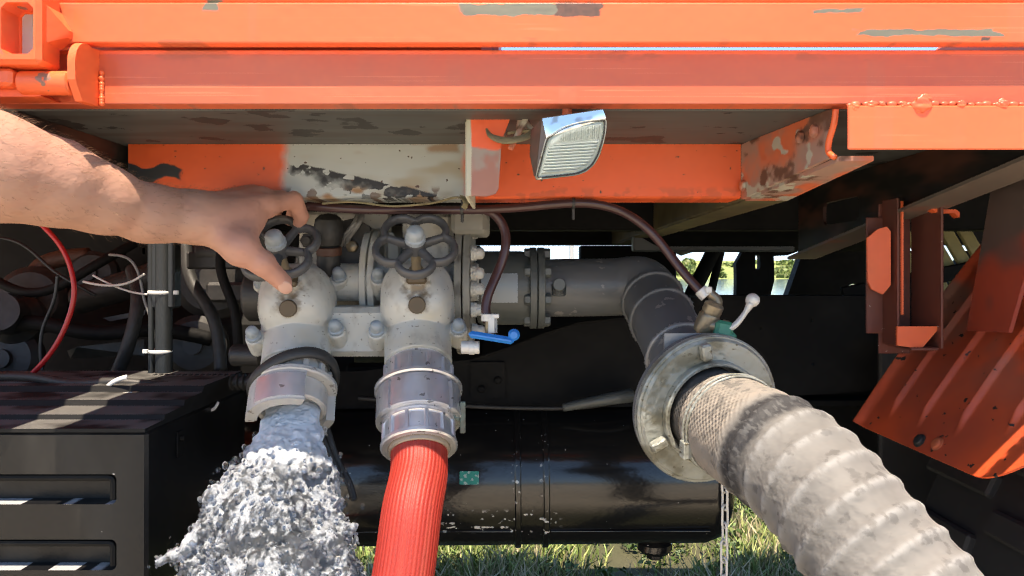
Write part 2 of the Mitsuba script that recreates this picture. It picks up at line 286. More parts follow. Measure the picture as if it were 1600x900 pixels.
mat('cloth', lambda p, n, uv: mix((.24, .21, .12), (.11, .09, .05), fbm(p.x * 80, p.y * 80, p.z * 80, 3)), .9)
mat('yellow_paint', (.55, .40, .05), .5)
mat('sticker_teal', lambda p, n, uv: mix((.015, .22, .17), (.30, .42, .38), smoothstep(.56, .6, fbm(p.x * 150, 1.0, p.z * 150, 3))), .4)
mat('lamp_reflector', (.34, .37, .36), .30, 1.0)
mat('post_paint', lambda p, n, uv: mix(mix((.15, .035, .020), (.085, .035, .026), fbm(p.x * 12, p.y * 12, p.z * 12, 4)), (.45, .42, .38), chips(p, 120, .80, .02)), .5)
mat('tyre_rubber', (.018, .018, .018), .7)
mat('wood_slat', lambda p, n, uv: mix((.42, .38, .17), (.30, .27, .12), fbm(p.x * 30, p.y * 10, p.z * 30, 3)), .7)
scene['lamp_glass'] = {'type': 'principled', 'base_color': {'type': 'rgb', 'value': [.80, .89, .84]}, 'roughness': .06, 'spec_trans': .72, 'eta': 1.5}
def hose_colour(p, n, uv):                 # worn red woven jacket: lengthwise ribs
    th = uv.y; s = uv.x
    c = mix((.25, .0145, .0072), (.30, .024, .013), noise(th * 26, s * 6))
    c = mix(c, (.33, .055, .035), smoothstep(.5, .85, noise(th * 9 + 3, s * 3)) * .6)
    c = mix(c, (.20, .018, .012), smoothstep(.35, .0, dr.abs(dr.sin(th * 22)) ) * .6)
    return mix(c, (.22, .022, .018), smoothstep(.56, .75, fbm(th * 30, s * 110, 2.0, 3)) * .5)
mat('red_jacket', hose_colour, .6, bump=lambda p, n, uv: .8 * dr.abs(dr.sin(uv.y * 22)) + .35 * noise(uv.x * 900, uv.y * 60), scale=.0009)
def suction_colour(p, n, uv):
    s, th = uv.x, uv.y
    c = mix((.160, .153, .142), (.105, .101, .095), fbm(s * 26, th * 2, 1.0, 4))
    rp = s / .0265 - th / 6.2832; rp = rp - dr.floor(rp); crest = dr.exp(-dr.square((rp - .5) / .13)) * smoothstep(.06, .10, s)
    c = mix(c, (.20, .198, .192), crest * smoothstep(.25, .6, fbm(s * 90, th * 9, 4.0, 4)))
    c = mix(c, mix((.23, .20, .168), (.16, .145, .125), fbm(s * 90, th * 6, 3.0, 3)), 1 - smoothstep(.075, .09, s))
    dirt = inside(s + .012 * (fbm(th * 4, s * 20, 2.0, 3) - .5), .088, .118, .005)
    c = mix(c, mix((.018, .018, .020), (.06, .06, .06), smoothstep(.5, .7, fbm(th * 14, s * 130, 7.0, 3))), dirt * .95)
    return mix(c, (.05, .048, .046), smoothstep(.6, .75, fbm(s * 110, th * 5, 9.0, 4)) * .5)
mat('suction_rubber', suction_colour, .7, bump=lambda p, n, uv: .45 * fbm(uv.x * 260, uv.y * 16, 0.0, 3) + .5 * (1 - smoothstep(.07, .09, uv.x)) * dr.sin(uv.x * 1100) * dr.sin(uv.y * 44), scale=.0022)
mat('knurled_metal', lambda p, n, uv: mix((.045, .043, .04), (.10, .095, .09), noise(p.x * 200, p.y * 200, p.z * 200)), .45, .3, bump=lambda p, n, uv: dr.sin(uv.x * 900) * dr.sin(uv.y * 50), scale=.001)
def skin_colour(p, n, uv):
    c = mix((.385, .230, .165), (.34, .185, .13), fbm(p.x * 25, p.y * 25, p.z * 25, 3))
    c = mix(c, (.40, .195, .14), smoothstep(.5, .8, fbm(p.x * 75 + 3, p.y * 75, p.z * 75, 3)) * .25)
    c = mix(c, (.42, .195, .145), smoothstep(-.36, -.30, p.x) * .5)
    return mix(c, (.33, .15, .09), smoothstep(.74, .80, noise(p.x * 170, p.y * 170, p.z * 170)) * .18)
mat('skin', skin_colour, .48, bump=lambda p, n, uv: fbm(p.x * 190, p.y * 190, p.z * 190, 3) + .5 * fbm(p.x * 600, p.y * 600, p.z * 600, 2), scale=.0006, eps=4e-4, specular=.35, sheen=.15)
mat('nail', (.43, .25, .19), .22)
mat('hair', (.16, .085, .04), .5)
def soil_colour(p, n, uv):
    near = 1 - smoothstep(.3, 1.2, p.y + .4 * (fbm(p.x * 2, p.y * 2, 0.0, 3) - .5))
    grass = mix((.035, .045, .015), (.07, .058, .034), fbm(p.x * 3, p.y * 3, 0.0, 4)); dirt = mix((.50, .45, .36), (.40, .36, .28), fbm(p.x * 5, p.y * 5, 2.0, 4))
    return mix(grass, dirt, near)
mat('soil', soil_colour, .9)
scene['grass_blade'] = {'type': 'twosided', 'bsdf': {'type': 'principled', 'base_color': {'type': 'mesh_attribute', 'name': 'vertex_color'}, 'roughness': .55, 'specular': .3}}
mat('lake_water', (.03, .045, .06), .08, specular=.6)
mat('bank_soil', lambda p, n, uv: mix((.12, .16, .045), (.17, .19, .065), fbm(p.x * .2, p.y * .2, p.z, 3)), .9)
mat('mud_olive', lambda p, n, uv: mix((.12, .10, .045), (.05, .042, .025), fbm(p.x * 20, p.y * 20, p.z * 20, 3)), .6)
mat('primer_grey', (.40, .41, .38), .5)
def bracket_colour(p, n, uv):
    j = (fbm(p.x * 60, p.y * 60, p.z * 60, 3) - .5) * .03
    c = mix((.27, .125, .09), (.25, .205, .17), smoothstep(.42, .62, fbm(p.x * 45, p.y * 45, p.z * 30, 4)))
    c = mix(c, (.64, .10, .03), smoothstep(H + .133, H + .137, p.z + j * .5)); return mix(c, (.38, .37, .28), (1 - smoothstep(-.0455, -.0435, p.x + j * .08)))
mat('bracket_paint', bracket_colour, .55, bump=wavy, scale=.004)
def strip_colour(p, n, uv): return mix(mix((.075, .045, .036), (.055, .047, .042), fbm(p.x * 14, p.y * 14, p.z * 14, 4)), (.24, .035, .016), smoothstep(.42, .56, fbm(p.x * 9 + 2, p.y * 9, p.z * 9, 3)))
mat('strip_paint', strip_colour, .5, bump=wavy, scale=.004)
mat('tan_metal', (.34, .27, .20), .4, .3)
mat('oxide_green', lambda p, n, uv: mix((.10, .16, .14), (.12, .07, .04), fbm(p.x * 120, p.y * 120, p.z * 120, 3)), .6)
mat('slate_paint', (.014, .017, .019), .45)
mat('grey_dark', lambda p, n, uv: mix((.010, .010, .0098), (.035, .033, .031), fbm(p.x * 40, p.y * 40, p.z * 40, 4)), .5)
mat('rust_dark', (.07, .03, .018), .6)
mat('flange_scuffed', lambda p, n, uv: mix((.10, .085, .07), (.16, .07, .05), smoothstep(.5, .7, fbm(p.x * 8, p.y * 8, p.z * 8, 4))), .5, bump=wavy, scale=.003)
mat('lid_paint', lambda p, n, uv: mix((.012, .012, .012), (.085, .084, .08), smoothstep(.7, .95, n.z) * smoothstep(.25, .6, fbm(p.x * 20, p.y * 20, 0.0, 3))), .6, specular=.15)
mat('dull_housing', lambda p, n, uv: mix((.055, .048, .044), (.10, .075, .06), fbm(p.x * 70, p.y * 70, p.z * 70, 3)), .35, .5)
import shapely

# ------------------------------------------------------------------ the setting: meadow, lake, far bank
def sheet(x0, x1, y0, y1, nx, ny, zf):
    x, y = np.meshgrid(np.linspace(x0, x1, nx), np.linspace(y0, y1, ny), indexing='ij'); z = zf(x, y)
    i, j = np.meshgrid(np.arange(nx - 1), np.arange(ny - 1), indexing='ij'); a = i * ny + j
    q = np.stack([a, a + ny, a + ny + 1, a + 1], -1).reshape(-1, 4)
    return trimesh.Trimesh(np.stack([x, y, z], -1).reshape(-1, 3), np.vstack([q[:, [0, 1, 2]], q[:, [0, 2, 3]]]), process=False)
def ground_z(x, y):
    p = np.stack([x * .9, y * .9, x * 0], -1)
    return (meshkit.fbm(p, 3) - .5) * .10 - np.clip((y - 9) / 22, 0, 1.4) ** 1.3 * .95
tag(add('ground', sheet(-60, 60, -40, 33, 260, 180, ground_z), 'soil', smooth=True), kind='structure')
tag(add('lake', sheet(-700, 700, 26, 240, 3, 3, lambda x, y: x * 0 - .8), 'lake_water', smooth=False), kind='structure')
tag(add('far_bank', sheet(-700, 700, 212, 900, 90, 30, lambda x, y: -1.2 + np.clip((y - 212) / 60, 0, 1) * 5.6 + np.clip((y - 240) / 100, 0, 1) * 3 * meshkit.fbm(np.stack([x * .02, y * .02, x * 0], -1), 3)), 'bank_soil', smooth=True), kind='structure')
def leaves(centres, radii, per, size, cols):  # leaf clumps: many small quads through each clump's volume
    C = np.repeat(centres, per, 0); R = np.repeat(radii, per, 0); n = len(C)
    d = RNG.normal(size=(n, 3)); d /= np.linalg.norm(d, axis=1, keepdims=True)
    c = C + d * R * RNG.uniform(.45, 1, (n, 1)) ** .6
    u = RNG.normal(size=(n, 3)); u /= np.linalg.norm(u, axis=1, keepdims=True); w = np.cross(u, RNG.normal(size=(n, 3))); w /= np.linalg.norm(w, axis=1, keepdims=True)
    s = size * RNG.uniform(.6, 1.3, (n, 1))
    v = np.stack([c - u * s, c + w * s * .6, c + u * s, c - w * s * .6], 1).reshape(-1, 3)
    k = np.arange(n)[:, None] * 4; f = np.vstack([k + [0, 1, 2], k + [0, 2, 3]])
    col = np.repeat(cols[RNG.integers(0, len(cols), n)] * RNG.uniform(.75, 1.25, (n, 1)), 4, 0)
    return trimesh.Trimesh(v, f, process=False), col
n = 240
cx = RNG.uniform(-130, 150, n); cy = RNG.uniform(218, 272, n)
cen = np.stack([cx, cy, -1.0 + (cy - 212) / 60 * 5.6 + RNG.uniform(0, .6, n)], 1); rad = np.stack([RNG.uniform(1.5, 5, n), RNG.uniform(1, 3, n), RNG.uniform(.5, 1.5, n)], 1)
tall = RNG.uniform(size=n) < .07; rad[tall, 2] *= 2; cen[tall, 2] += .8
m, col = leaves(cen, rad, 90, .75, np.array([[.12, .17, .04], [.17, .21, .055], [.20, .22, .085], [.09, .13, .035]]))
add('bushes', m, 'grass_blade', smooth=False, color=col, label='green bushes and scrub along the far bank of the lake', category='bushes', kind='stuff')

# grass under and beyond the truck
n = 110000
gx = RNG.uniform(-2.2, 2.6, n); gy = 1.9 + 5.0 * RNG.uniform(0, 1, n) ** 1.5
clump = meshkit.fbm(np.stack([gx * 2.2, gy * 2.2, gx * 0], -1), 3); keep = clump + RNG.uniform(-.2, .2, n) > .42; gx, gy, clump = gx[keep], gy[keep], clump[keep]; n = len(gx)
hgt = RNG.uniform(.04, .13, n) * (.5 + clump); ang = RNG.uniform(0, 6.28, n); wd = RNG.uniform(.0022, .005, n); lean = RNG.uniform(.15, .9, n) * hgt
b0 = np.stack([gx, gy, ground_z(gx, gy) - .01], 1); side = np.stack([np.cos(ang), np.sin(ang), ang * 0], 1) * wd[:, None]
a2 = RNG.uniform(0, 6.28, n); ld = np.stack([np.cos(a2), np.sin(a2), a2 * 0], 1); up = np.array([0, 0, 1.0])
mid = b0 + ld * (lean * .3)[:, None] + up * (hgt * .6)[:, None]; tip = b0 + ld * lean[:, None] + up * hgt[:, None]
v = np.stack([b0 - side, b0 + side, mid + side * .8, mid - side * .8, tip], 1).reshape(-1, 3); k = np.arange(n)[:, None] * 5
pal = np.array([[.15, .21, .06], [.22, .24, .09], [.31, .27, .17], [.12, .17, .05], [.37, .33, .23], [.20, .22, .085]])
w = np.clip((meshkit.noise(np.stack([gx * 1.6, gy * 1.6, gx * 0 + 5], -1)) * 6 + RNG.uniform(-1.2, 1.2, n)).astype(int), 0, 5)
col = np.repeat(pal[w] * RNG.uniform(.7, 1.3, (n, 1)) * 1.3, 5, 0)
add('grass', trimesh.Trimesh(v, np.vstack([k + [0, 1, 2], k + [0, 2, 3], k + [3, 2, 4]]), process=False), 'grass_blade', smooth=False, color=col, label='rough green and straw coloured grass under and behind the truck', category='grass', kind='stuff')
n = 800
cx = RNG.uniform(-2, 2.4, n); cy = RNG.uniform(2.2, 4.6, n)
m, col = leaves(np.stack([cx, cy, ground_z(cx, cy) + .03], 1), np.tile([[.06, .06, .035]], (n, 1)), 36, .013, np.array([[.09, .15, .035], [.06, .10, .03], [.15, .19, .06], [.12, .17, .09]]))
add('weeds', m, 'grass_blade', smooth=False, color=col, label='small leafy weeds low among the grass', category='weeds', kind='stuff')

# white marker post on the far bank side
add('post', cat(rbox(-.07, .07, -.07, .07, -.6, 3.3, .01), cyl(.09, 3.3, 3.36)), 'pale_metal', M=frame(P(893, 425, 24) * [1, 1, 0] + [0, 0, -.2], (0, 0, 1)), label='pale square post standing behind the truck against the sky', category='post')

# ------------------------------------------------------------------ the fire truck: bed, rails, chassis
TR = thing('fire_truck', 'orange fire truck seen from its side, its pump outlets exposed under the bed', 'fire truck')
BZ = H + .1677                              # underside of the bed
add('drop_side', cat(rbox(-.56, 1.7, .752, .7680, H + .2244, H + .264, .0012), rbox(-.56, 1.7, .755, .7680, H + .2645, H + .80, .003)), 'orange_rail_paint', TR, 'orange drop side board, scraped down to grey primer and rust')
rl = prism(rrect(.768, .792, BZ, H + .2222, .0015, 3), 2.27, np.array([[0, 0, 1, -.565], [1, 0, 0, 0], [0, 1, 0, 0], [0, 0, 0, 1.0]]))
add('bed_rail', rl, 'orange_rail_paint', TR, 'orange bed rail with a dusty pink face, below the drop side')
add('bed_floor', cat(rbox(-.56, 1.7, .793, 2.45, BZ - .001, BZ + .012, .001)), 'underside_steel', TR, 'grimy grey underside of the bed')
add('bed_tank', rbox(-.54, -.016, .9, 2.4, BZ + .0125, H + .36, .02), 'orange_paint', TR)
add('bed_tank', rbox(.65, 1.68, .85, 1.2, BZ + .0125, H + .36, .02), 'orange_paint', TR)
cm = prism([(1.0, BZ - .0012), (1.0, H + .0985), (1.003, H + .0958), (1.06, H + .0958), (1.06, H + .100), (1.0055, H + .100), (1.0055, BZ - .0012)], .7980, np.array([[0, 0, 1, -.50], [1, 0, 0, 0], [0, 1, 0, 0], [0, 0, 0, 1.0]]))
cr = add('crossmember', cm, 'crossmember_paint', TR, 'long orange channel under the bed with a bare peeling section')
def beam(y0, y1, x0, x1, z0, z1, mt, name='cross_beam', label=None): return add(name, rbox(x0, x1, y0, y1, z0, z1, .002), mt, TR, label)
# left end beam running back under the bed, and the gap to the next body section
add('cross_beam', cat(plate_yz([(.793, BZ - .0015), (.793, H + .145), (1.0, H + .094), (2.6, H + .09), (2.6, BZ - .0015)], -.515, -.510), rbox(-.54, -.510, .81, 2.6, H + .087, H + .091, .001)), 'outrigger_paint', TR)
add('body_section', rbox(-2.4, -.618, .79, 2.45, H + .165, H + .6, .01), 'orange_paint', TR)
# right tapered beam (front part rusty, with a bottom flange) and its continuation to the far side
def skew(m):                               # the front part of the beam leans outwards
    v = m.vertices.copy(); v[:, 0] += np.clip((1.0 - v[:, 1]) / .23, 0, 1) * .027; m.vertices = v; return m
rb = skew(plate_yz([(.793, BZ - .0015), (.776, BZ - .003), (.779, H + .152), (.788, H + .136), (.790, H + .125), (.778, H + .1175), (1.0, H + .0945)] + [(1.0, BZ - .0015)], .2985, .3035))
rb2 = plate_yz([(1.0005, H + .0945), (2.3, H + .083), (2.3, BZ - .0015), (1.0005, BZ - .0015)], .2985, .3035)
fl = skew(hull([(x, y, z + dz) for y, z, w in ((.774, H + .112, .034), (1.0, H + .0925, .054)) for x in (.304, .304 + w) for dz in (0, .005)]))
fl2 = hull([(x, y, z + dz) for y, z in ((1.001, H + .0925), (2.3, H + .0805)) for x in (.304, .358) for dz in (0, .005)])
o = add('cross_beam', rb, 'worn_orange', TR, 'rusty brown cross beam with a curved front end, right of the lamp')
add('edge_strip', skew(sweep(spline([(.301, .7765, BZ - .003), (.301, .780, H + .150), (.301, .789, H + .135), (.301, .790, H + .124), (.301, .779, H + .1165)], 24), .0032, 8)), 'orange_paint', o, smooth=True); add('lower_flange', fl, 'worn_orange', o); add('rear_web', rb2, 'mud_olive', o); add('rear_flange', fl2, 'mud_olive', o)
for px, py, d in ((1252, 214, .84), (1163, 290, .99), (1275, 205, .81)):
    c = P(px, py, d); c[0] = .2983 + .027 * (1.0 - d) / .23; add('bolt', hexhead(.007, .005, .5), 'worn_orange', o, M=frame(c, (-1, 0, 0)))
add('rail_stiffener', rbox(-1.5, 2.0, 2.3, 2.36, H + .0812, BZ - .0015, .003), 'dark_steel', TR); add('rail_stiffener', rbox(-.5, 2.0, 1.62, 1.68, H + .0885, BZ - .0015, .003), 'dark_steel', TR)
# skirt plate, sunlit, welded under the rail at the right
sk = add('skirt_plate', rbox(.3280, 1.7, .749, .7525, H + .1195, H + .1625, .0012), 'orange_rail_paint', TR, 'flat orange plate welded below the rail at the right')
wb = []
for i in range(60):
    x = .33 + i * .0085 + RNG.uniform(-.002, .002); r = RNG.uniform(.0018, .0032)
    b = trimesh.creation.icosphere(2, 1.0); b.apply_scale([r * 1.7, r, r * 1.1]); b.apply_translation([x, .7535, H + .1645 + RNG.uniform(-.0012, .001)]); wb.append(b)
for px, py, r in ((1440, 163, .0095), (1446, 155, .006), (1436, 168, .007), (1336, 167, .0045), (1362, 163, .0042), (1378, 162, .003), (1412, 164, .004), (1502, 163, .0045), (1567, 163, .006), (1560, 165, .004), (1364, 174, .0025)):
    b = trimesh.creation.icosphere(3, 1.0); b.vertices *= (r * (1 + .5 * (meshkit.noise(b.vertices * 2.2 + px) - .5)))[:, None] * np.array([1, .55, .9]); b.apply_translation(P(px, py, .7505)); wb.append(b)
add('weld_bead', cat(*wb), 'orange_rail_paint', sk, 'lumpy weld seam with splatter along the top of the plate', smooth=True, kind='stuff')
# hinge at the left end of the drop side
hg = add('hinge', tm(mani(rbox(-.520, -.4405, .716, .7518, H + .1945, H + .270, .004)) - mani(rbox(-.4765, -.4465, .70, .747, H + .2035, H + .2515, .005))), 'orange_paint', TR, 'orange hinge bracket with a grey pocket at the left end of the drop side')
add('pocket_lining', rbox(-.4768, -.4462, .7440, .7468, H + .2037, H + .2513, .0005), 'primer_grey', hg)
add('gusset', hull([(x, y, z) for x, z in ((-.4402, H + .2525), (-.4402, H + .217), (-.4310, H + .2275), (-.4300, H + .2345)) for y in ((.7260, .7519) if x < -.44 else (.7450, .7519))]), 'orange_paint', hg)
add('hinge_pin', cat(put(cyl(.0115, 0, .050, 32, .002), frame((-.472, .7385, H + .1815), (1, 0, 0))), rbox(-.535, -.4725, .724, .7675, H + .176, H + .1925, .003)), 'orange_paint', hg)
eye = [(.7679, H + .222)] + [(.746 + .021 * math.cos(a), H + .1975 + .024 * math.sin(a)) for a in np.linspace(1.2, math.pi, 16)] + [(.7255, H + .182), (.738, H + .164), (.7679, H + .1655)]
add('eye_plate', plate_yz(eye[::-1], -.420, -.4125), 'orange_paint', hg, 'rounded orange eye plate standing out from the rail')
add('hinge_leaf', hull([(x, y, z) for x, z in ((-.535, H + .1755), (-.462, H + .1755), (-.452, H + .1690), (-.520, H + .1680)) for y in (.738, .7678)]), 'orange_paint', hg)
wb = [put(trimesh.creation.icosphere(2, RNG.uniform(.0016, .003)), frame((-.4095, .7665, H + .168 + .0028 * i), (0, 0, 1))) for i in range(12)]
add('weld_bead', cat(*wb), 'orange_paint', hg, smooth=True, kind='stuff')
# bracket that carries the lamp
BD = .842
bp = XZ([(729, 306), (729, 188), (731, 180), (738, 176), (792, 175), (800, 178), (790, 204), (784, 219), (779, 295), (774, 303), (760, 307)], BD)
bk = add('bracket', plate_xz(bp, BD - .002, BD + .002), 'bracket_paint', TR, 'worn bracket plate under the rail, orange at the top and pinkish grey below')
add('side_plate', rbox(-.0515, -.0475, BD + .0025, 1.0, H + .082, BZ - .002, .001), 'bracket_paint', bk); add('tab', rbox(-.03, -.006, BD + .0025, BD + .02, H + .15, BZ - .0015, .001), 'worn_orange', bk)
for c, dz, L in ((P(812, 188, .845), (.1, 0, 1), .022), (P(815, 198, .84), (.5, 0, 1), .028), (P(822, 192, .85), (-.8, 0, 1), .02)): add('wire_stub', rbox(-.003, .003, -.003, .003, -L, L, .001), 'worn_orange', bk, M=frame(c, dz))

# work lamp: chromed housing, ribbed two-part lens, turned down and to the right
LM = frame(P(893, 226, .762), unit([.06, -.97, -.22]), (1, .06, 0))   # local z = where it shines, x to the right, y up
lp = free(TR + '__work_lamp')
tag(lp, 'rectangular chrome work lamp with a ribbed lens hanging below the rail')
def dense(p, n=120):
    q = np.vstack([p, p[:1]]); s = np.r_[0, np.cumsum(np.linalg.norm(np.diff(q, axis=0), axis=1))]; t = np.linspace(0, s[-1], n, endpoint=False)
    o = np.stack([np.interp(t, s, q[:, 0]), np.interp(t, s, q[:, 1])], 1)
    for _ in range(3): o = .5 * o + .25 * (np.roll(o, 1, 0) + np.roll(o, -1, 0))
    return o
out = np.array([((x - 893) * .000635, (226 - y) * .000635) for x, y in ((837, 281), (870, 277), (903, 273), (918, 267), (929, 257), (937, 243), (943, 222), (946, 205), (946, 186), (925, 188), (902, 192), (880, 199), (853, 216), (845, 248))])
ins = lambda q, d: (lambda g: np.array(g.exterior.coords)[:-1])(shapely.Polygon(q).buffer(-d))
od = dense(out); at = lambda q, z: np.column_stack([q, np.full(len(q), float(z))])
back = [((x - 893) * .000635, (226 - y) * .000635, z) for x, y, z in ((847, 186, -.0060), (941, 171, -.0028), (946, 184, -.0005), (833, 206, -.030), (832, 245, -.034), (836, 276, -.010), (930, 185, -.045), (930, 230, -.050), (900, 262, -.034))]
shell = hull(np.vstack([at(od, 0), np.array(back)]))
cut = prism(ins(od, .0008), .03); cut.apply_translation([0, 0, -.006])
add('housing', tm(mani(shell) - mani(cut)), 'dull_housing', lp, smooth=20, M=LM)
fc = np.array([((x - 893) * .000635, (226 - y) * .000635, z) for x, y, z in ((847, 187, -.0058), (941, 172, -.0026), (946, 185, -.0003), (925, 188.5, 0), (902, 192.5, 0), (880, 200, 0), (866, 208, 0), (853, 216, 0))])
add('visor', hull(np.vstack([fc + [0, .0002, .0006], fc + [0, 0, -.0008]])), 'chrome', lp, 'bright chrome visor above the lens', smooth=40, M=LM)
rim_ = at(od, .0004); add('bezel', sweep(rim_, .0006, 8, True, up=(0, 0, 1)), 'ring_metal', lp, smooth=True, M=LM)
add('gasket', sweep(at(dense(ins(od, .0012)), .0002), .0006, 8, True, up=(0, 0, 1)), 'rubber', lp, smooth=True, M=LM)
add('reflector', prism(ins(od, .0009), .001, np.array([[1, 0, 0, 0], [0, 1, 0, 0], [0, 0, 1, -.0058], [0, 0, 0, 1.0]])), 'lamp_reflector', lp, M=LM)
nx_, ny_ = 150, 170
gx = np.linspace(-.0365, .0345, nx_); gy = np.linspace(-.0355, .0265, ny_); GX, GY = np.meshgrid(gx, gy, indexing='ij')
sp_ = shapely.Polygon(ins(od, .0018)); ok = shapely.contains_xy(sp_, GX.ravel(), GY.ravel()).reshape(GX.shape)
split = .0035 + .10 * GX; upper = (GY > split) & (GX > -.012) ; edge_d = np.clip(shapely.distance(shapely.points(np.stack([GX.ravel(), GY.ravel()], 1)), sp_.exterior).reshape(GX.shape) / .006, 0, 1)
v1_ = np.abs(np.sin(GX * math.pi / .0022)) ** .7; v2_ = np.abs(np.sin((GY - .07 * GX) * math.pi / .0030)) ** .7
rib_ = np.where(upper, v1_, np.where(GY > split - .002, .5, v2_))
zf = -.0012 + .0026 * edge_d + .0024 * rib_ * (edge_d > .5)
def gridsolid(X, Y, Z1, Z0, ok):
    cellok = ok[:-1, :-1] & ok[1:, :-1] & ok[:-1, 1:] & ok[1:, 1:]; n0, n1 = X.shape; N = n0 * n1
    V = np.vstack([np.stack([X, Y, Z1], -1).reshape(-1, 3), np.stack([X, Y, Z0], -1).reshape(-1, 3)])
    I = np.arange(N).reshape(n0, n1); c = np.argwhere(cellok)
    a, b, d, e = I[c[:, 0], c[:, 1]], I[c[:, 0] + 1, c[:, 1]], I[c[:, 0] + 1, c[:, 1] + 1], I[c[:, 0], c[:, 1] + 1]
    F_ = [np.stack([a, b, d], 1), np.stack([a, d, e], 1), np.stack([a, d, b], 1) + N, np.stack([a, e, d], 1) + N]
    edges = np.vstack([np.stack([a, b], 1), np.stack([b, d], 1), np.stack([d, e], 1), np.stack([e, a], 1)])
    key = np.sort(edges, 1); _, inv, cnt = np.unique(key, axis=0, return_inverse=True, return_counts=True); be = edges[cnt[inv.ravel()] == 1]
    F_ += [np.stack([be[:, 1], be[:, 0], be[:, 0] + N], 1), np.stack([be[:, 1], be[:, 0] + N, be[:, 1] + N], 1)]
    m = trimesh.Trimesh(V, np.vstack(F_), process=False); m.remove_unreferenced_vertices(); return m
add('lens', gridsolid(GX, GY, zf, np.full_like(zf, -.0035), ok), 'lamp_glass', lp, 'ribbed greenish glass lens', smooth=False, M=LM)
add('mount', rbox(-.012, .012, -.010, .004, -.050, -.040, .002), 'worn_orange', lp, M=LM); add('mount_stud', cyl(.005, 0, .05), 'worn_orange', lp, M=LM @ frame((.0, .01, -.040), (0, 1, 0)))

# ------------------------------------------------------------------ chassis under the bed
fr = pxplate([(300, 640), (300, 585), (560, 580), (735, 562), (800, 540), (850, 520), (905, 503), (990, 494), (1090, 466), (1520, 466), (1520, 604), (1390, 604), (1350, 612), (1180, 622), (990, 636)], 1.55, .006, [circle(1268, 500, 3.5, 12), circle(1188, 513, 3, 12), circle(1270, 569, 2, 10)])
f_ = add('chassis_frame', cat(fr, plate_xz(XZ([(1090, 466), (1520, 466), (1520, 462.5), (1090, 462.5)], 1.55), 1.552, 1.63), rbox(-1.2, 1.4, 1.57, 1.64, H - .276, H - .262, .002)), 'dark_steel', TR, 'black chassis frame rail behind the pump')
seam = sweep([P(735, 563, 1.547), P(800, 541, 1.547), P(850, 521, 1.547), P(905, 504, 1.547), P(990, 495, 1.547)], .0025, 8); add('edge_lip', seam, 'dark_steel', f_)
add('reinforcement', pxplate([(735, 566), (788, 566), (790, 622), (735, 622)], 1.542, .0075), 'dark_steel', f_)
for px, py in ((778, 594), (752, 608)): add('bolt', hexhead(.008, .006, .5), 'dark_steel', f_, M=frame(P(px, py, 1.5415), (0, -1, 0)))
add('brake_line', sweep(spline([P(560, 622, 1.5), P(720, 634, 1.5), P(850, 638, 1.5), P(930, 634, 1.5), P(985, 622, 1.52)], 50), .0045, 8), 'rubber', TR, smooth=True)
add('hose_guard', sweep(spline([P(880, 637, 1.49), P(925, 628, 1.48), P(960, 622, 1.48), P(985, 618, 1.5)], 30), np.linspace(.008, .014, 30), 10), 'pump_dark', TR, smooth=True)
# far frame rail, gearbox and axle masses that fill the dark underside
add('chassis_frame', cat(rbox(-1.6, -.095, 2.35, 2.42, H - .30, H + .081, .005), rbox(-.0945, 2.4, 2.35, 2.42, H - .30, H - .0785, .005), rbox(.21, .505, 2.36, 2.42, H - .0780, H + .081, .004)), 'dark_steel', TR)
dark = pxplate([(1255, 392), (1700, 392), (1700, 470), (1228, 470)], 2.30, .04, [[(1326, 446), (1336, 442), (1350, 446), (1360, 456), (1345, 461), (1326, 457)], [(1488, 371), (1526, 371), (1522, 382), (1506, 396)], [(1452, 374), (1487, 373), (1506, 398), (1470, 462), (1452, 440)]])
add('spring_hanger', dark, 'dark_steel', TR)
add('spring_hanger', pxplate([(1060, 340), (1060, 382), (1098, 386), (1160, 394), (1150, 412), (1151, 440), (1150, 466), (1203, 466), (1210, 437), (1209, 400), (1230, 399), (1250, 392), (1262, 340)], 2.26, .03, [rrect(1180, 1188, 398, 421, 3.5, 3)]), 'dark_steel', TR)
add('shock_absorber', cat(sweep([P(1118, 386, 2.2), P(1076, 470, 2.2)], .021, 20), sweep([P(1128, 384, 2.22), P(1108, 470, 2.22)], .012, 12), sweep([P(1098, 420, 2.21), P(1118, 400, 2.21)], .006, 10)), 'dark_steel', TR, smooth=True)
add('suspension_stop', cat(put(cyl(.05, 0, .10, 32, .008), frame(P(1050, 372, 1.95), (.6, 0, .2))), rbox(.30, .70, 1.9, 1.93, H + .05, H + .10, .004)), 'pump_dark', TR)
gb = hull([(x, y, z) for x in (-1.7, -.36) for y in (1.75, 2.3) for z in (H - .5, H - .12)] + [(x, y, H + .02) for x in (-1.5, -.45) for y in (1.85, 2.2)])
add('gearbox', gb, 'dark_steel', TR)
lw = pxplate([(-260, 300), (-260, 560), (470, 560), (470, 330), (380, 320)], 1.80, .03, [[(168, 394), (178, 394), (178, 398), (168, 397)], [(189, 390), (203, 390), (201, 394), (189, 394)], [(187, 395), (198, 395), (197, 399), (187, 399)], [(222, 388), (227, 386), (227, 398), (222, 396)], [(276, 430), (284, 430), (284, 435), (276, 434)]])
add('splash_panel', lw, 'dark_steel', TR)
add('tank_panel', rbox(-.36, 1.6, 1.66, 1.70, H - .44, H - .20, .005), 'dark_steel', TR)
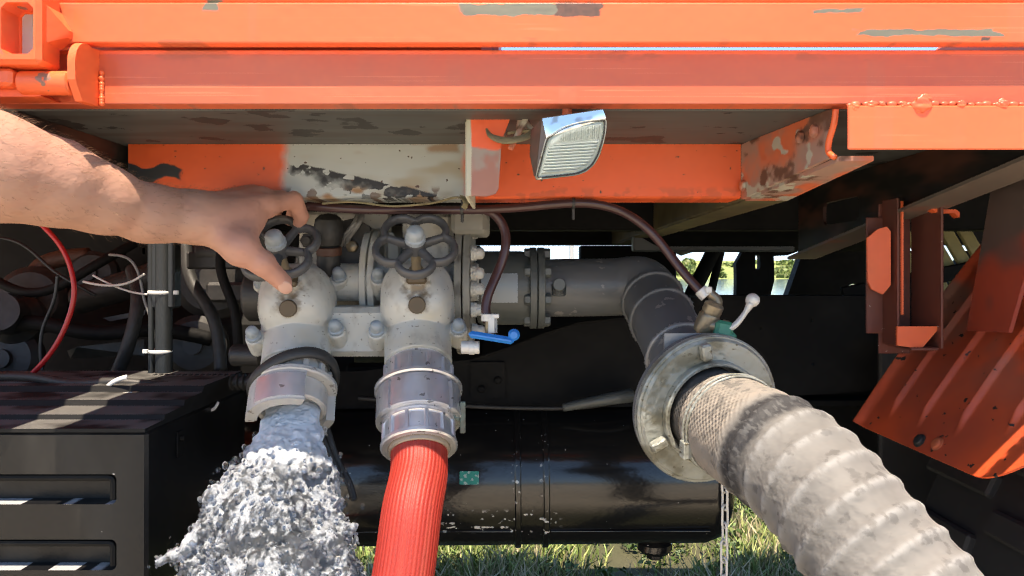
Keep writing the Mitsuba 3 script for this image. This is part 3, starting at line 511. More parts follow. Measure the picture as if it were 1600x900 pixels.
# tapered outrigger at the right, with its slot and bottom flange
og = [(.79, BZ - .002), (.79, H + .128), (1.52, H + .030), (1.52, BZ - .002)]
sl = [(y, z) for y, z in rrect(1.255, 1.40, H + .085, H + .125, .012, 4)]
ot = add('outrigger', plate_yz(og, .567, .573, [sl]), 'outrigger_paint', TR, 'dark tapered outrigger with an oblong slot, right of the lamp')
add('flange', hull([(x, y, z + dz) for y, z in ((.79, H + .1235), (1.52, H + .0255)) for x in (.545, .600) for dz in (0, .0045)]), 'flange_scuffed', ot, 'scuffed lower flange with rusty edge')
add('spring_cover', put(lathe([(0, -.3), (.10, -.3), (.12, -.26), (.12, .3), (0, .3)], 40), frame((.62, 1.95, H + .172), (1, 0, 0))), 'dark_steel', TR)
# orange support posts
ps = add('support_post', cat(rbox(.5445, .548, 1.085, 1.13, H - .105, H + .105, .001), rbox(.520, .5444, 1.126, 1.13, H - .09, H + .08, .001)), 'post_paint', TR, 'orange angle post in front of the frame rail')
add('clip_plate', pxplate([(1355, 372), (1372, 358), (1386, 354), (1392, 362), (1392, 445), (1380, 460), (1362, 452), (1356, 440)], 1.095, .004), 'orange_paint', ps)
add('edge_strip', rbox(.5481, .551, 1.080, 1.084, H - .06, H + .10, .0005), 'orange_paint', ps)
p2 = add('support_post', cat(rbox(.587, .5905, 1.05, 1.13, H - .105, H + .125, .001), rbox(.5405, .5868, 1.131, 1.135, H - .12, H + .10, .001), rbox(.549, .5865, 1.055, 1.125, H - .108, H - .104, .001)), 'post_paint', TR, 'orange channel post beside the angle post')
add('foot', pxplate([(1402, 510), (1470, 510), (1440, 545), (1402, 540)], 1.06, .004), 'orange_paint', p2)
add('hook', plate_xz(XZ([(1450, 312), (1458, 308), (1462, 324), (1470, 327), (1494, 327), (1500, 332), (1499, 340), (1492, 333), (1466, 333), (1456, 327)], 1.06), 1.06, 1.075), 'orange_paint', p2)
pn = thing('slatted_panel', 'yellowish slatted panel seen behind the orange posts', 'panel')
for i in range(5):
    c = P(1440 + i * 19, 446 - i * 17, 1.98); add('slat', rbox(-.0165, .0165, -.006, .006, -.20, .20, .003), 'wood_slat', pn, M=frame(c, unit([-.5, 0, .86]), (1, 0, 0)))
add('batten', rbox(-.02, .02, .007, .02, -.3, .3, .003), 'dark_steel', pn, M=frame(P(1490, 425, 1.98), unit([1, 0, .2]), (0, 0, 1)))
# mudguard: pressed sheet with four ribs and an overlapping strip
def mud(u, t, off=0.0):                    # u along the axle (depth), t up the slope
    X = .56 + .55 * t + .10 * t * t; Z = H - .247 + .85 * t - .12 * t * t; N = unit([-.83, 0, .55])
    return np.stack([X + N[0] * off, u + 0 * X, Z + N[2] * off], -1)
U, Tt = np.meshgrid(np.linspace(.80, 1.244, 300), np.linspace(0, .62, 130), indexing='ij')
drop = np.clip((.935 - U) / .135, 0, 1); Tv = Tt + .10 * drop ** 2 * np.clip(1 - Tt / .62, 0, 1) * 1.4
ribs = np.zeros_like(U)
for uc, t0 in ((1.175, .028), (1.095, .030), (1.010, .040), (.925, .062)):
    w_ = np.clip(1 - np.abs(U - uc) / .0085, 0, 1); ribs = np.maximum(ribs, (.0075) * (w_ * w_ * (3 - 2 * w_)) * np.clip((Tt - t0) / .03, 0, 1))
lip = .010 * np.exp(-((U - 1.244) / .01) ** 2)
top_ = mud(U, Tv, ribs + lip); bot_ = mud(U, Tv, ribs + lip - .003)
def twosheet(A, B):
    n0, n1 = A.shape[:2]; N = n0 * n1; I = np.arange(N).reshape(n0, n1)
    a, b, c, d = I[:-1, :-1].ravel(), I[1:, :-1].ravel(), I[1:, 1:].ravel(), I[:-1, 1:].ravel()
    F_ = [np.stack([a, b, c], 1), np.stack([a, c, d], 1), np.stack([a, c, b], 1) + N, np.stack([a, d, c], 1) + N]
    rim = np.r_[I[:, 0], I[-1, 1:], I[::-1, -1][1:], I[0, ::-1][1:]]; r2 = np.roll(rim, -1); F_ += [np.stack([rim, r2, r2 + N], 1), np.stack([rim, r2 + N, rim + N], 1)]
    m = trimesh.Trimesh(np.vstack([A.reshape(-1, 3), B.reshape(-1, 3)]), np.vstack(F_), process=False); m.fix_normals(); return m
mg = add('mudguard', twosheet(top_, bot_), 'mudguard_paint', TR, 'red-orange ribbed mudguard, its lower corner in the sun', smooth=40)
cs = [P(1516, 517, 1.05), P(1582, 520, .955), P(1660, 250, .93), P(1562, 252, 1.0)]; nn = unit(np.cross(cs[1] - cs[0], cs[3] - cs[0]))
add('cover_strip', hull(cs + [c + nn * (.005 if nn[1] > 0 else -.005) for c in cs]), 'strip_paint', mg, 'greyish worn strip lapped over the mudguard')
for u, t, mt in ((1.068, .014, 'rubber'), (1.028, .019, 'worn_orange')):
    q = mud(np.array(u), np.array(t), .0005); add('plug' if mt == 'rubber' else 'bolt', domebolt(.008, .006), mt, mg, M=frame(q, (-.83, 0, .55)))
def tyre(R, w, rin):
    m = lathe([(rin, -w / 2), (R - .07, -w / 2 - .012), (R - .02, -w / 2), (R, -w / 2 + .03), (R, w / 2 - .03), (R - .02, w / 2), (R - .07, w / 2 + .012), (rin, w / 2)], 96, True)
    lugs = [put(rbox(-.018, .018, -.012, .02, -w / 2 + .01, -.01, .004), frame((R * math.cos(a), R * math.sin(a), 0), (0, 0, 1), (-math.sin(a), math.cos(a), 0))) for a in np.arange(40) * 2 * math.pi / 40]
    lugs += [put(rbox(-.018, .018, -.012, .02, .01, w / 2 - .01, .004), frame((R * math.cos(a), R * math.sin(a), 0), (0, 0, 1), (-math.sin(a), math.cos(a), 0))) for a in (np.arange(40) + .5) * 2 * math.pi / 40]
    return cat(m, *lugs)
for xc, yc in ((1.205, 1.07), (-1.02, 2.1)):
    w_ = free(TR + '__wheel'); Mw = frame((xc, yc, .58), (0, -1, 0))
    add('tyre', tyre(.585, .36, .26), 'tyre_rubber', w_, M=Mw); add('rim', lathe([(0, -.05), (.1, -.06), (.2, .02), (.27, .10), (.27, -.10), (0, -.1)], 48), 'dark_steel', w_, M=Mw)

add('mud_flap', rbox(.70, 1.5, 1.46, 1.475, H - .62, H - .12, .004), 'tyre_rubber', TR)

# air tank with bands
axis = P(740, 743, 1.55); AR = .1325
tk = add('air_tank', lathe([(0, -.520), (.05, -.518), (.10, -.506), (.122, -.492), (AR, -.462), (AR, .455), (.122, .485), (.10, .499), (.05, .511), (0, .513)], 96), 'tank_paint', TR, 'long glossy black air tank lying under the frame', smooth=40, M=frame(axis, (1, .006, .008)))
for z in (.088, .141): add('band', ring(AR - .002, AR + .006, z - .006, z + .006, 96, .002), 'tank_paint', tk, M=frame(axis, (1, .006, .008)))
for a0, a1 in ((-.46, .08), (.15, .45)): add('weld_seam', rbox(a0, a1, -.003, .003, -.0025, .0025, .001), 'tank_paint', tk, M=frame(axis + AR * np.array([0, -math.cos(.62), -math.sin(.62)]), (0, -math.cos(.62), -math.sin(.62)), (1, .006, .008)))
add('drain_plug', cat(cyl(.035, 0, .028, 24, .008), put(hexhead(.016, .012), frame((0, 0, .028), (0, 0, 1)))), 'tank_paint', tk, M=frame(axis + [.365, .0, -AR + .006], (0, .0, -1)))
q = math.radians(13); add('sticker', prism(rrect(-.018, .018, -.012, .012, .002), .0006), 'sticker_teal', tk, 'torn teal sticker on the tank', M=frame(axis + [-.0015, 0, 0] + (AR + .0005) * np.array([0, -math.cos(q), math.sin(q)]), (0, -math.cos(q), math.sin(q))))
add('hanger', cat(rbox(-.445, -.425, 1.40, 1.56, H - .265, H - .24, .003)), 'dark_steel', tk)

# tool box at the lower left: glossy black, two long pockets, stepped lid
bx = mani(rbox(-1.25, -.4512, .95, 1.30, .50, H - .1975, .004))
for y0, y1 in ((741, 788), (843, 891)):
    pk = plate_xz(XZ(rrect(-150, 182, y0, y1, 9, 6), .95), .94, .976); bx = bx - mani(pk)
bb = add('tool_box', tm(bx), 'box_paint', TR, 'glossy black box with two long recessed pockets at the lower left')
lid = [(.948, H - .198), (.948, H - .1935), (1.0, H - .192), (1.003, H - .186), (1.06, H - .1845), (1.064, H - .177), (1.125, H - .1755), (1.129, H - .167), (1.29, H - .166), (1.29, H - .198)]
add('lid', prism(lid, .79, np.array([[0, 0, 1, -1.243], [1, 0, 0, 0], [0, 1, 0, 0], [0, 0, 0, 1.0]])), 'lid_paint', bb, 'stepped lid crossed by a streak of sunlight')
for y0, y1 in ((741, 788), (843, 891)):
    q = [P(-150, y0 + 5, .957), P(172, y0 + 5, .957), P(176, y0 + 7, .957), P(178, y0 + 11, .957), P(178, y1 - 8, .957)]
    add('shade_strip', sweep(np.array(q), .0046, 8), 'dark_steel', bb)  # matte black strip standing in for the shade under each pocket lip
add('latch', cat(rbox(-.4508, -.4485, 1.03, 1.05, H - .25, H - .215, .0008), put(cyl(.004, 0, .006), frame((-.449, 1.04, H - .225), (1, 0, 0)))), 'dark_steel', bb)

# ------------------------------------------------------------------ the pump and its two gate valves
pu = add('pump', put(lathe([(0, -.02), (.075, -.02), (.092, -.01), (.098, .02), (.098, .19), (.085, .23), (.06, .26), (0, .26)], 72), frame((-.33, 1.30, H - .02), (1, 0, 0))), 'pump_paint', TR, 'cream painted fire pump behind the valves', smooth=35)
Xax = lambda X, py=450, d=1.25: frame((X, d, H + (425 - py) * d / F), (1, 0, 0))
for z in (0, .0125): add('flange', ring(.03, .105, z, z + .0105, 72), 'pump_paint', pu, M=Xax(-.083, 447, 1.19))
for z in (0, .012): add('flange', ring(.03, .082, z, z + .0095, 64), 'valve_paint', pu, M=Xax(-.222, 440, 1.19))
for py, dd in ((362, 1.135), (396, 1.10), (427, 1.095), (452, 1.095), (484, 1.10), (517, 1.12)):
    add('bolt', cat(cyl(.011, 0, .004, 24), put(domebolt(.0085, .016), frame((0, 0, .004), (0, 0, 1)))), 'valve_paint', pu, M=Xax(-.0590, py, dd))
add('cover', rbox(-.335, -.19, 1.205, 1.215, H - .03, H + .095, .005), 'valve_paint', pu); add('cover', rbox(-.165, -.088, 1.15, 1.17, H + .01, H + .09, .008), 'valve_paint', pu)
add('casting', cat(rbox(-.088, -.036, 1.10, 1.17, H + .055, H + .092, .006), put(cyl(.02, 0, .05, 32, .004), Xax(-.083, 350, 1.13))), 'pump_paint', pu)
mf = add('manifold', cat(rbox(-.31, -.14, 1.065, 1.15, H - .118, H - .049, .008), put(cyl(.028, -.16, .14, 32), Xax(-.19, 441, 1.14))), 'valve_paint', pu, 'pale manifold joining the two valves')
add('dark_panel', pxplate([(522, 348), (556, 340), (578, 355), (578, 400), (552, 424), (520, 424)], 1.155, .012), 'rubber', pu)
add('hex_plug', hexhead(.0095, .008, .4), 'brass', pu, M=frame(P(551, 385, 1.154), (0, -1, 0)))
cp = add('filler_cap', put(lathe([(0, -.045), (.014, -.045), (.014, -.012), (.017, -.010), (.019, -.002), (.021, .004), (.021, .018), (.0185, .028), (.012, .034), (0, .036)], 32), frame(P(514, 372, 1.12), (.0, -.15, 1))), 'rubber', pu)
add('collar', put(ring(.012, .0185, -.012, 0, 32), frame(P(514, 386, 1.118), (0, -.15, 1))), 'rust_dark', pu)
add('elbow', sweep(spline([P(514, 395, 1.12), P(514, 420, 1.125), P(522, 440, 1.14), P(545, 446, 1.16)], 30), .017, 20), 'rubber', pu, smooth=True)
for k in (0, 7): add('harness', sweep(spline([P(566 - k, 336, 1.13), P(560 - k, 350, 1.12), P(548 - k, 366, 1.13), P(540 - k, 384, 1.16)], 24), .004, 8), 'grey_plastic', pu, smooth=True)
add('fitting', cat(put(hexhead(.011, .012), frame(P(483, 376, 1.10), (0, -1, 0))), put(cyl(.006, 0, .016), frame(P(483, 376, 1.095), (0, -1, 0)))), 'rubber', pu)
add('gland', hexhead(.010, .01), 'pump_dark', pu, M=frame(P(610, 372, 1.14), (0, -1, 0))); add('stiffener', rbox(-.185, -.165, 1.13, 1.16, H + .015, H + .05, .003), 'pump_dark', pu)
hs = add('inlet_housing', put(lathe([(0, -.02), (.056, -.02), (.060, -.014), (.060, .05), (.055, .066), (.050, .085), (0, .085)], 64), Xax(-.035, 450)), 'pump_dark', pu, 'dark round inlet housing with a blank pale plate', smooth=35)
def bent(px0, px1, py0, py1, d, rad, th, n=14):   # a plate rolled to the housing
    a = np.linspace(-1, 1, n); zc = H + (425 - 450) * 1.25 / F; out = []
    z0, z1 = H + (425 - py1) * d / F, H + (425 - py0) * d / F; zz = np.linspace(z0, z1, n)
    f = [(1.25 - math.sqrt(max(rad ** 2 - (z - zc) ** 2, 0)), z) for z in zz]; b = [(y - th, z) for y, z in f]
    return plate_yz(f + b[::-1], (px0 - 800) * d / F, (px1 - 800) * d / F)
add('name_plate', bent(752, 809, 427, 473, 1.19, .0605, .0012), 'nut_grey', hs)
# suction pipe: flanged joint, level run, mitred elbow towards the camera, welded rings, outlet flange
E, FL = P(1008, 447, 1.25), P(1108, 641, .925); PD = unit(FL - E); HN = unit([.25, -.95, -.16])
pts = np.vstack([[P(846, 450, 1.25)], spline([P(935, 449, 1.25), P(975, 447, 1.25), P(1003, 447, 1.238), E + PD * .030, E + PD * .065], 24), [FL - PD * .05, FL - HN * .018]])
pp = add('suction_pipe', sweep(pts, .0468, 64), 'pipe_paint', TR, 'grey suction pipe bending towards the camera, with raised weld rings', smooth=40)
wn = lambda s, th, R: R + .0012 * np.sin(th * 23) * np.sin(th * 9 + 1)
for t in (.055, .115, .225):
    m = sweep(circle(0, 0, .0475, 90)[:, [0, 1]] @ np.eye(2, 3), .0036, 10, True, up=(0, 0, 1), rfun=lambda s, th, R: R * (1 + .25 * np.sin(s * 900) + .15 * np.sin(s * 1700)))
    add('weld_ring', m, 'weld_metal' if t > .2 else 'pipe_paint', pp, smooth=True, M=frame(E + PD * t, PD + [0.10, 0, .02]))
for z in (0, .0125): add('flange', ring(.02, .066, z, z + .011, 64), 'pump_dark', pp, M=Xax(.0285))
for a in np.arange(8) * math.pi / 4 + .3:
    c = np.array([0, 1.25 + .057 * math.cos(a), H - .026 + .057 * math.sin(a)])
    add('bolt', hexhead(.0095, .009), 'pump_dark', pp, M=frame(c + [.0285, 0, 0], (-1, 0, 0))); add('nut', hexhead(.0095, .009), 'pump_dark', pp, M=frame(c + [.052, 0, 0], (1, 0, 0)))
add('threaded_boss', put(cyl(.010, 0, .018, 24), frame(P(873, 445, 1.205), (0, -1, .05))), 'pump_dark', pp)
add('boss_thread', cat(*[put(ring(.0095, .0118, .002 + .003 * k, .0035 + .003 * k, 24, .0005), frame(P(873, 462, 1.206), (0, -.3, 1))) for k in range(6)]), 'pump_dark', pp)
FM = frame(FL, HN)
add('outlet_flange', ring(.045, .0905, -.022, -.010, 96, .0015), 'pipe_paint', pp, M=FM)
lug = rrect(-.052, .022, 0, .030, .001); add('lug', plate_xz([(FL[0] + x, P(0, 560, .93)[2] + z) for x, z in lug], .935, .940, [circle(FL[0] - .0385, P(0, 543, .935)[2], .0042, 16)]), 'weld_metal', pp, 'flat drilled lug on top of the flange')
# drain cock on the pipe
C0 = P(1096, 523, .965); dk = add('drain_cock', cat(put(cyl(.0075, -.004, .012, 20), frame(C0, (.25, -.2, 1))), put(lathe([(0, .004), (.012, .004), (.0135, .010), (.0135, .026), (.0115, .030), (.0125, .033), (.0125, .042), (.008, .046), (0, .046)], 24), frame(C0, (.35, -.3, 1))), put(lathe([(0, 0), (.009, 0), (.009, .012), (.0105, .013), (.0105, .02), (0, .02)], 20), frame(P(1112, 508, .955), (.8, -.5, -.2))), sweep(spline([P(1112, 490, .955), P(1119, 480, .955), P(1121, 470, .957), P(1112, 461, .96), P(1107, 455, .962)], 20), .0062, 12)), 'brass', pp, 'small brass cock on the suction pipe')
add('lever', cat(sweep(spline([P(1128, 518, .945), P(1143, 512, .94), P(1156, 500, .94), P(1166, 486, .94), P(1173, 474, .94)], 24), np.r_[np.linspace(.0062, .0045, 18), np.linspace(.005, .0075, 6)], 12, flat=.7), put(trimesh.creation.icosphere(3, .0085), frame(P(1176, 469, .94), (0, 0, 1)))), 'pale_metal', dk, smooth=True)
add('grip', cat(rbox(-.011, .011, -.008, .008, -.013, .012, .004), put(rbox(-.006, .006, -.007, .007, -.010, .006, .003), frame((.010, 0, -.006), (0, 0, 1)))), 'green_paint', dk, 'green knob of the brass cock', M=frame(P(1130, 517, .943), (.2, .1, 1)))
# blue-handled ball valve beside the right gate valve
bv = add('ball_valve', cat(put(cyl(.0085, -.012, .012, 20), frame(P(735, 543, 1.0), (1, 0, 0))), put(trimesh.creation.icosphere(3, .0095), frame(P(737, 543, 1.0), (0, 0, 1))), put(hexhead(.0075, .02), frame(P(768, 520, 1.0), (0, 0, 1)))), 'pale_metal', TR, 'little ball valve with a blue lever')
add('lever', cat(put(rbox(-.033, .026, -.006, .006, -.0045, .0045, .0035), frame(P(772, 528, .985), (.16, 0, 1), (1, 0, .16))), put(cyl(.0075, -.006, .006, 24, .003), frame(P(803, 523, .985), (0, -1, 0)))), 'blue_paint', bv)
rl_ = add('rusty_lever', cat(rbox(-.0035, .0035, -.003, .003, -.02, .02, .001), put(cyl(.005, 0, .014), frame((-.004, 0, .0), (-1, 0, 0)))), 'oxide_green', TR, M=frame(P(723, 652, .98), (0, 0, 1)))

def axes(wx, ox):                           # wheel axis and outlet axis of a valve, square to each other
    o = unit([ox, -.643, -.766]); w = unit([wx, -.766, .643]); return unit(w - (w @ o) * o), o
(Wa, Oa), (Wb, Ob) = axes(0.0, .10), axes(.07, .085)
def body_sdf(p):                            # x right, y towards the hand wheel, z towards the outlet
    q = np.abs(p / np.array([.0515, .063, .053])); r = (q ** 2.8).sum(1) ** (1 / 2.8); d = (r - 1) * .051
    d = np.where(p[:, 1] < -.012, np.maximum(d, 0 * d - 1 + 1 + (-p[:, 1] - .012)), d)
    low = sd_cyl(p, np.array([0, -.012, 0]), (0, 0, 1), .044, -.055, .075, .006)
    fl = sd_box(p, np.array([0, -.004, 0]), (.050, .0075, .046), .006)
    for sx in (-1, 1):
        for sz in (-1, 1):
            fl = smin(fl, sd_cyl(p, np.array([sx * .0555, 0, sz * .047]), (0, 1, 0), .0125, -.026, .006, .003), .006)
    d = smin(d, fl, .003); d = smin(d, low, .003)
    d = np.minimum(d, sd_cyl(p, np.array([0, 0, 0]), (0, 0, 1), .0475, .022, .086, .002) if False else sd_cyl(p, np.array([0, -.012, 0]), (0, 0, 1), .0455, .024, .092, .002))
    d = smin(d, sd_cyl(p, np.zeros(3), (0, 1, 0), .019, .03, .0685, .003), .008)
    d = smin(d, sd_box(p, np.array([0, .047, 0]), (.004, .012, .05), .003) if False else d + 1, .001)
    return np.maximum(d, -sd_cyl(p, np.array([0, -.012, 0]), (0, 0, 1), .037, .03, .2, .001))
bm = surfnet(body_sdf, (-.076, -.065, -.075), (.076, .078, .10), .0016)
soften(bm, 3)
def stub(z): return np.array([0, -.012, z])
a5 = np.linspace(0, 2 * math.pi, 300, endpoint=False)
rr = .0515 * (.70 + .30 * np.abs(np.cos(2.5 * a5)) ** .62)
rimc = np.stack([rr * np.cos(a5), a5 * 0, rr * np.sin(a5)], 1)
for _ in range(14): rimc = .5 * rimc + .25 * (np.roll(rimc, 1, 0) + np.roll(rimc, -1, 0))
wheel = [sweep(rimc, .0049, 14, True, up=(0, 1, 0), flat=1.45)]
for k in range(5):
    a = (k + .5) * 2 * math.pi / 5 ; e = np.array([math.cos(a), 0, math.sin(a)])
    a = (2 * k + 1) * math.pi / 5; e = np.array([math.cos(a), 0, math.sin(a)])
    wheel.append(sweep(np.array([e * s + np.array([0, -.004 * (1 - s / .04), 0]) for s in np.linspace(.006, .0365, 10)]), np.linspace(.0062, .0048, 10), 12, flat=1.25, up=(0, 1, 0)))
wheel.append(put(cyl(.0135, -.011, .008, 32, .002), frame((0, 0, 0), (0, 1, 0))))
wheel = cat(*wheel)
SH = {'body': mikit.ply(bm, 'valve_paint', smooth=True), 'wheel': mikit.ply(wheel, 'wheel_plastic', smooth=50),
      'bolt': mikit.ply(domebolt(.0085, .020), 'nut_grey', smooth=40), 'cap': mikit.ply(lathe([(0, 0), (.0132, 0), (.0132, .006), (.0115, .0075), (.0115, .013), (.0105, .0175), (.0075, .0205), (.004, .0215), (0, .0218)], 32), 'nut_grey', smooth=40),
      'stem': mikit.ply(cat(cyl(.0065, .03, .13, 20), put(hexhead(.0115, .012), frame((0, 0, .0675), (0, 0, 1)))), 'brass', smooth=30),
      'gland': mikit.ply(rbox(-.0135, .0135, -.011, .011, 0, .010, .003), 'stain_brown', smooth=30),
      'plug': mikit.ply(cyl(.0115, -.004, .0040, 28, .001), 'stain_brown', smooth=30), 'stain': mikit.ply(cyl(.019, 0, .0010, 28, .0005), 'stain_brown', smooth=30)}
def valve(B, spin, label, W, O):
    M = np.eye(4); M[:3, 0], M[:3, 1], M[:3, 2], M[:3, 3] = np.cross(W, O), W, O, B
    v = add('gate_valve', None, None, TR, label, shape=SH['body'], M=M)
    Ry = lambda o: M @ frame(o, (0, 1, 0))
    add('stem', None, None, v, shape=SH['stem'], M=Ry((0, 0, 0)))
    c, s = math.cos(spin), math.sin(spin); R = np.array([[c, 0, s, 0], [0, 1, 0, .128], [-s, 0, c, 0], [0, 0, 0, 1.0]])
    add('hand_wheel', None, None, v, shape=SH['wheel'], M=M @ R)
    add('cap_nut', None, None, v, shape=SH['cap'], M=Ry((0, .136, 0)))
    for sx in (-1, 1):
        for sz in (-1, 1): add('bolt', None, None, v, shape=SH['bolt'], M=Ry((sx * .0555, .0055, sz * .047)))
    a = math.radians(37); e = np.array([0, math.cos(a), math.sin(a)]); r = (e[1] / .063) ** 2.8; r = 1 / (r + (e[2] / .053) ** 2.8) ** (1 / 2.8)
    add('plug', None, None, v, shape=SH['plug'], M=M @ frame(e * r, (0, math.cos(a) / .063 ** 1.4, math.sin(a) / .053 ** 1.4)))
    add('gland', None, None, v, shape=SH['gland'], M=Ry((0, .0655, .006)))
    STAINS.append((list(map(float, (M @ np.append(e * r * 1.02, 1))[:3] + W * .006)), .021)); STAINS.append((list(map(float, (M @ np.array([0,   .062, .018, 1]))[:3])), .024))
    return v, M
B2 = P(649, 382, .985) - Wb * .128; B1 = P(434, 388, .985) - Wa * .128
v1, M1 = valve(B1, math.radians(-52), 'left gate valve, its black hand wheel gripped by the hand, water gushing out', Wa, Oa)
v2, M2 = valve(B2, math.radians(-90), 'right gate valve with a free black five-lobed hand wheel', Wb, Ob)
Z = lambda M, z: M @ frame(stub(z), (0, 0, 1))
# left outlet: open claw coupling with a black rubber band round it
c1 = add('coupling', cat(ring(.036, .0410, .088, .099, 64), ring(.038, .0435, .098, .130, 64), ring(.036, .0565, .120, .129, 72, .002), ring(.0365, .0445, .129, .158, 64, .0015), sector(.0445, .0555, .129, .172, 60, 172), sector(.041, .0555, .163, .172, 62, 168), sector(.0445, .0555, .129, .166, -64, -20), sector(.047, .0525, .166, .176, -50, -40), *[put(rbox(-.003, .003, -.004, .004, -.008, .008, .001), frame((.0465 * math.cos(a), .0465 * math.sin(a), .112), (0, 0, 1), (math.cos(a), math.sin(a), 0))) for a in np.arange(12) * math.pi / 6]), 'cast_aluminium', v1, 'open claw coupling on the left outlet', M=Z(M1, 0))
th = np.arange(120) * 2 * math.pi / 120
band = np.stack([.0545 * np.cos(th), .0545 * np.sin(th), .113 - .012 * np.cos(th - .3) - .004 * np.sin(2 * th)], 1)
bd = free('rubber_band'); tag(bd, 'thick black rubber band slung round the left outlet coupling', 'rubber band')
scene[bd] = mikit.ply(put(sweep(band, .0048, 14, True, up=(0, 0, 1), flat=1.7), Z(M1, 0)), 'rubber', smooth=True)
add('claw_face', sector(.0556, .0572, .134, .168, 62, 128), 'aluminium', v1, M=Z(M1, 0))
# right outlet: the truck's half of the coupling
add('coupling', cat(ring(.036, .0410, .088, .098, 64), ring(.038, .0445, .0965, .132, 64), *[put(rbox(-.0022, .0022, -.003, .003, -.014, .014, .001), frame((.0455 * math.cos(a), .0455 * math.sin(a), .114), (0, 0, 1), (math.cos(a), math.sin(a), 0))) for a in np.arange(12) * math.pi / 6 + .2], ring(.04, .0575, .129, .136, 72, .002)), 'aluminium', v2, 'ribbed coupling half on the right outlet', M=Z(M2, 0))

# ------------------------------------------------------------------ hoses
ph = thing('pressure_hose', 'red ribbed fire hose coupled to the right outlet and hanging down', 'fire hose')
add('coupling', cat(ring(.040, .0485, .137, .176, 64), sector(.0485, .0545, .138, .178, 45, 128), sector(.0485, .0545, .138, .178, 133, 215), sector(.0485, .0545, .138, .178, 222, 300), sector(.0485, .0545, .138, .178, 306, 398), ring(.039, .0445, .175, .186, 64)), 'aluminium', ph, 'bright claw coupling of the red hose', M=Z(M2, 0))
add('collar', cat(ring(.0375, .0440, .182, .212, 64), ring(.0375, .0480, .208, .216, 72, .002), *[put(rbox(-.0025, .0025, -.0028, .0028, -.014, .014, .001), frame((.0445 * math.cos(a), .0445 * math.sin(a), .198), (0, 0, 1), (math.cos(a), math.sin(a), 0))) for a in np.arange(12) * math.pi / 6 + .3], ring(.0365, .0465, .180, .186, 64)), 'aluminium', ph, M=Z(M2, 0))
add('ferrule', ring(.034, .0375, .198, .2215, 64), 'tan_metal', ph, M=Z(M2, 0))
h0 = (M2 @ np.array([0, -.012, .17, 1]))[:3]; h1 = (M2 @ np.array([0, -.012, .215, 1]))[:3]
hp = spline([h0, h1, h1 + Ob * .03, P(645, 790, .897), P(637, 850, .878), P(627, 920, .862), P(612, 1010, .85), P(585, 1120, .85), P(540, 1260, .86), P(440, 1420, .88), (-.36, .93, .16), (-.55, .96, .06), (-1.1, 1.0, .045), (-2.4, .9, .045)], 420)
hm, huv = sweep(hp, .0350, 96, want_uv=True, up=(1, 0, 0), rfun=lambda s, t, R: R * (1 + .004 * np.sin(t * 40)))
add('jacket', hm, 'red_jacket', ph, smooth=True, uv=huv)
sh = thing('suction_hose', 'thick grey ribbed suction hose coming from its ring coupling towards the camera', 'suction hose')
rm = [ring(.058, .089, -.008, .004, 96, .003), ring(.058, .0635, .003, .015, 96, .0015), ring(.084, .0925, -.012, .000, 96, .002)]
for a in (100, 205, 320): rm.append(put(rbox(-.006, .006, -.010, .010, 0, .012, .002), frame((.077 * math.cos(math.radians(a)), .077 * math.sin(math.radians(a)), .004), (0, 0, 1), (-math.sin(math.radians(a)), math.cos(math.radians(a)), 0))))
add('coupling_ring', cat(*rm), 'ring_metal', sh, 'worn cast metal ring coupling of the suction hose', M=FM)
sp = spline([FL - HN * .014, FL + HN * .03, FL + HN * .075, P(1224, 716, .788), P(1292, 778, .732), P(1384, 890, .676), P(1478, 1010, .63), P(1600, 1230, .575), P(1700, 1650, .52), (.47, .42, .22), (.62, .28, .085), (1.1, .05, .075), (2.6, -.4, .075)], 900)
s_all = np.r_[0, np.cumsum(np.linalg.norm(np.diff(sp, axis=0), axis=1))]
kn = s_all < .056; nm, nuv = sweep(sp[kn], .0525, 96, want_uv=True, up=(1, 0, 0)); add('hose_tail', nm, 'knurled_metal', sh, 'dark knurled hose tail inside the ring', smooth=True, uv=nuv)
i0 = np.argmax(s_all > .046)
def ridge(s, t, R):
    ph_ = (s / .0265 - t / (2 * math.pi)) % 1.0; b = np.exp(-((ph_ - .5) / .19) ** 2); lo = np.clip((s - .055) / .04, 0, 1)
    return R + lo * .0036 * b - (1 - lo) * .0007 * np.clip((.045 - s) / .045, 0, 1) + .0009 * np.sin(t * 3 + s * 40) + .00025 * np.sin(t * 23 + s * 300)
cm_, cuv = sweep(sp[i0:], .0590, 160, want_uv=True, up=(1, 0, 0), rfun=ridge); add('ribbed_tube', cm_, 'suction_rubber', sh, smooth=True, uv=cuv)
ci = np.argmax(s_all > .052)
cw = []
for off in (0, .006):
    k = np.argmax(s_all > .064 + off); tt = unit(sp[k + 1] - sp[k]); cw.append(put(sweep(circle(0, 0, .0597, 90) @ np.eye(2, 3), .0016, 8, True, up=(0, 0, 1)), frame(sp[k], tt)))
k = np.argmax(s_all > .067); tt = unit(sp[k + 1] - sp[k]); Mk = frame(sp[k], tt)
cw.append(put(rbox(-.005, .005, -.010, .010, -.006, .006, .001), Mk @ frame((-.0575, -.022, 0), (0, 0, 1))))
add('wire_clamp', cat(*cw), 'ring_metal', sh, smooth=35)

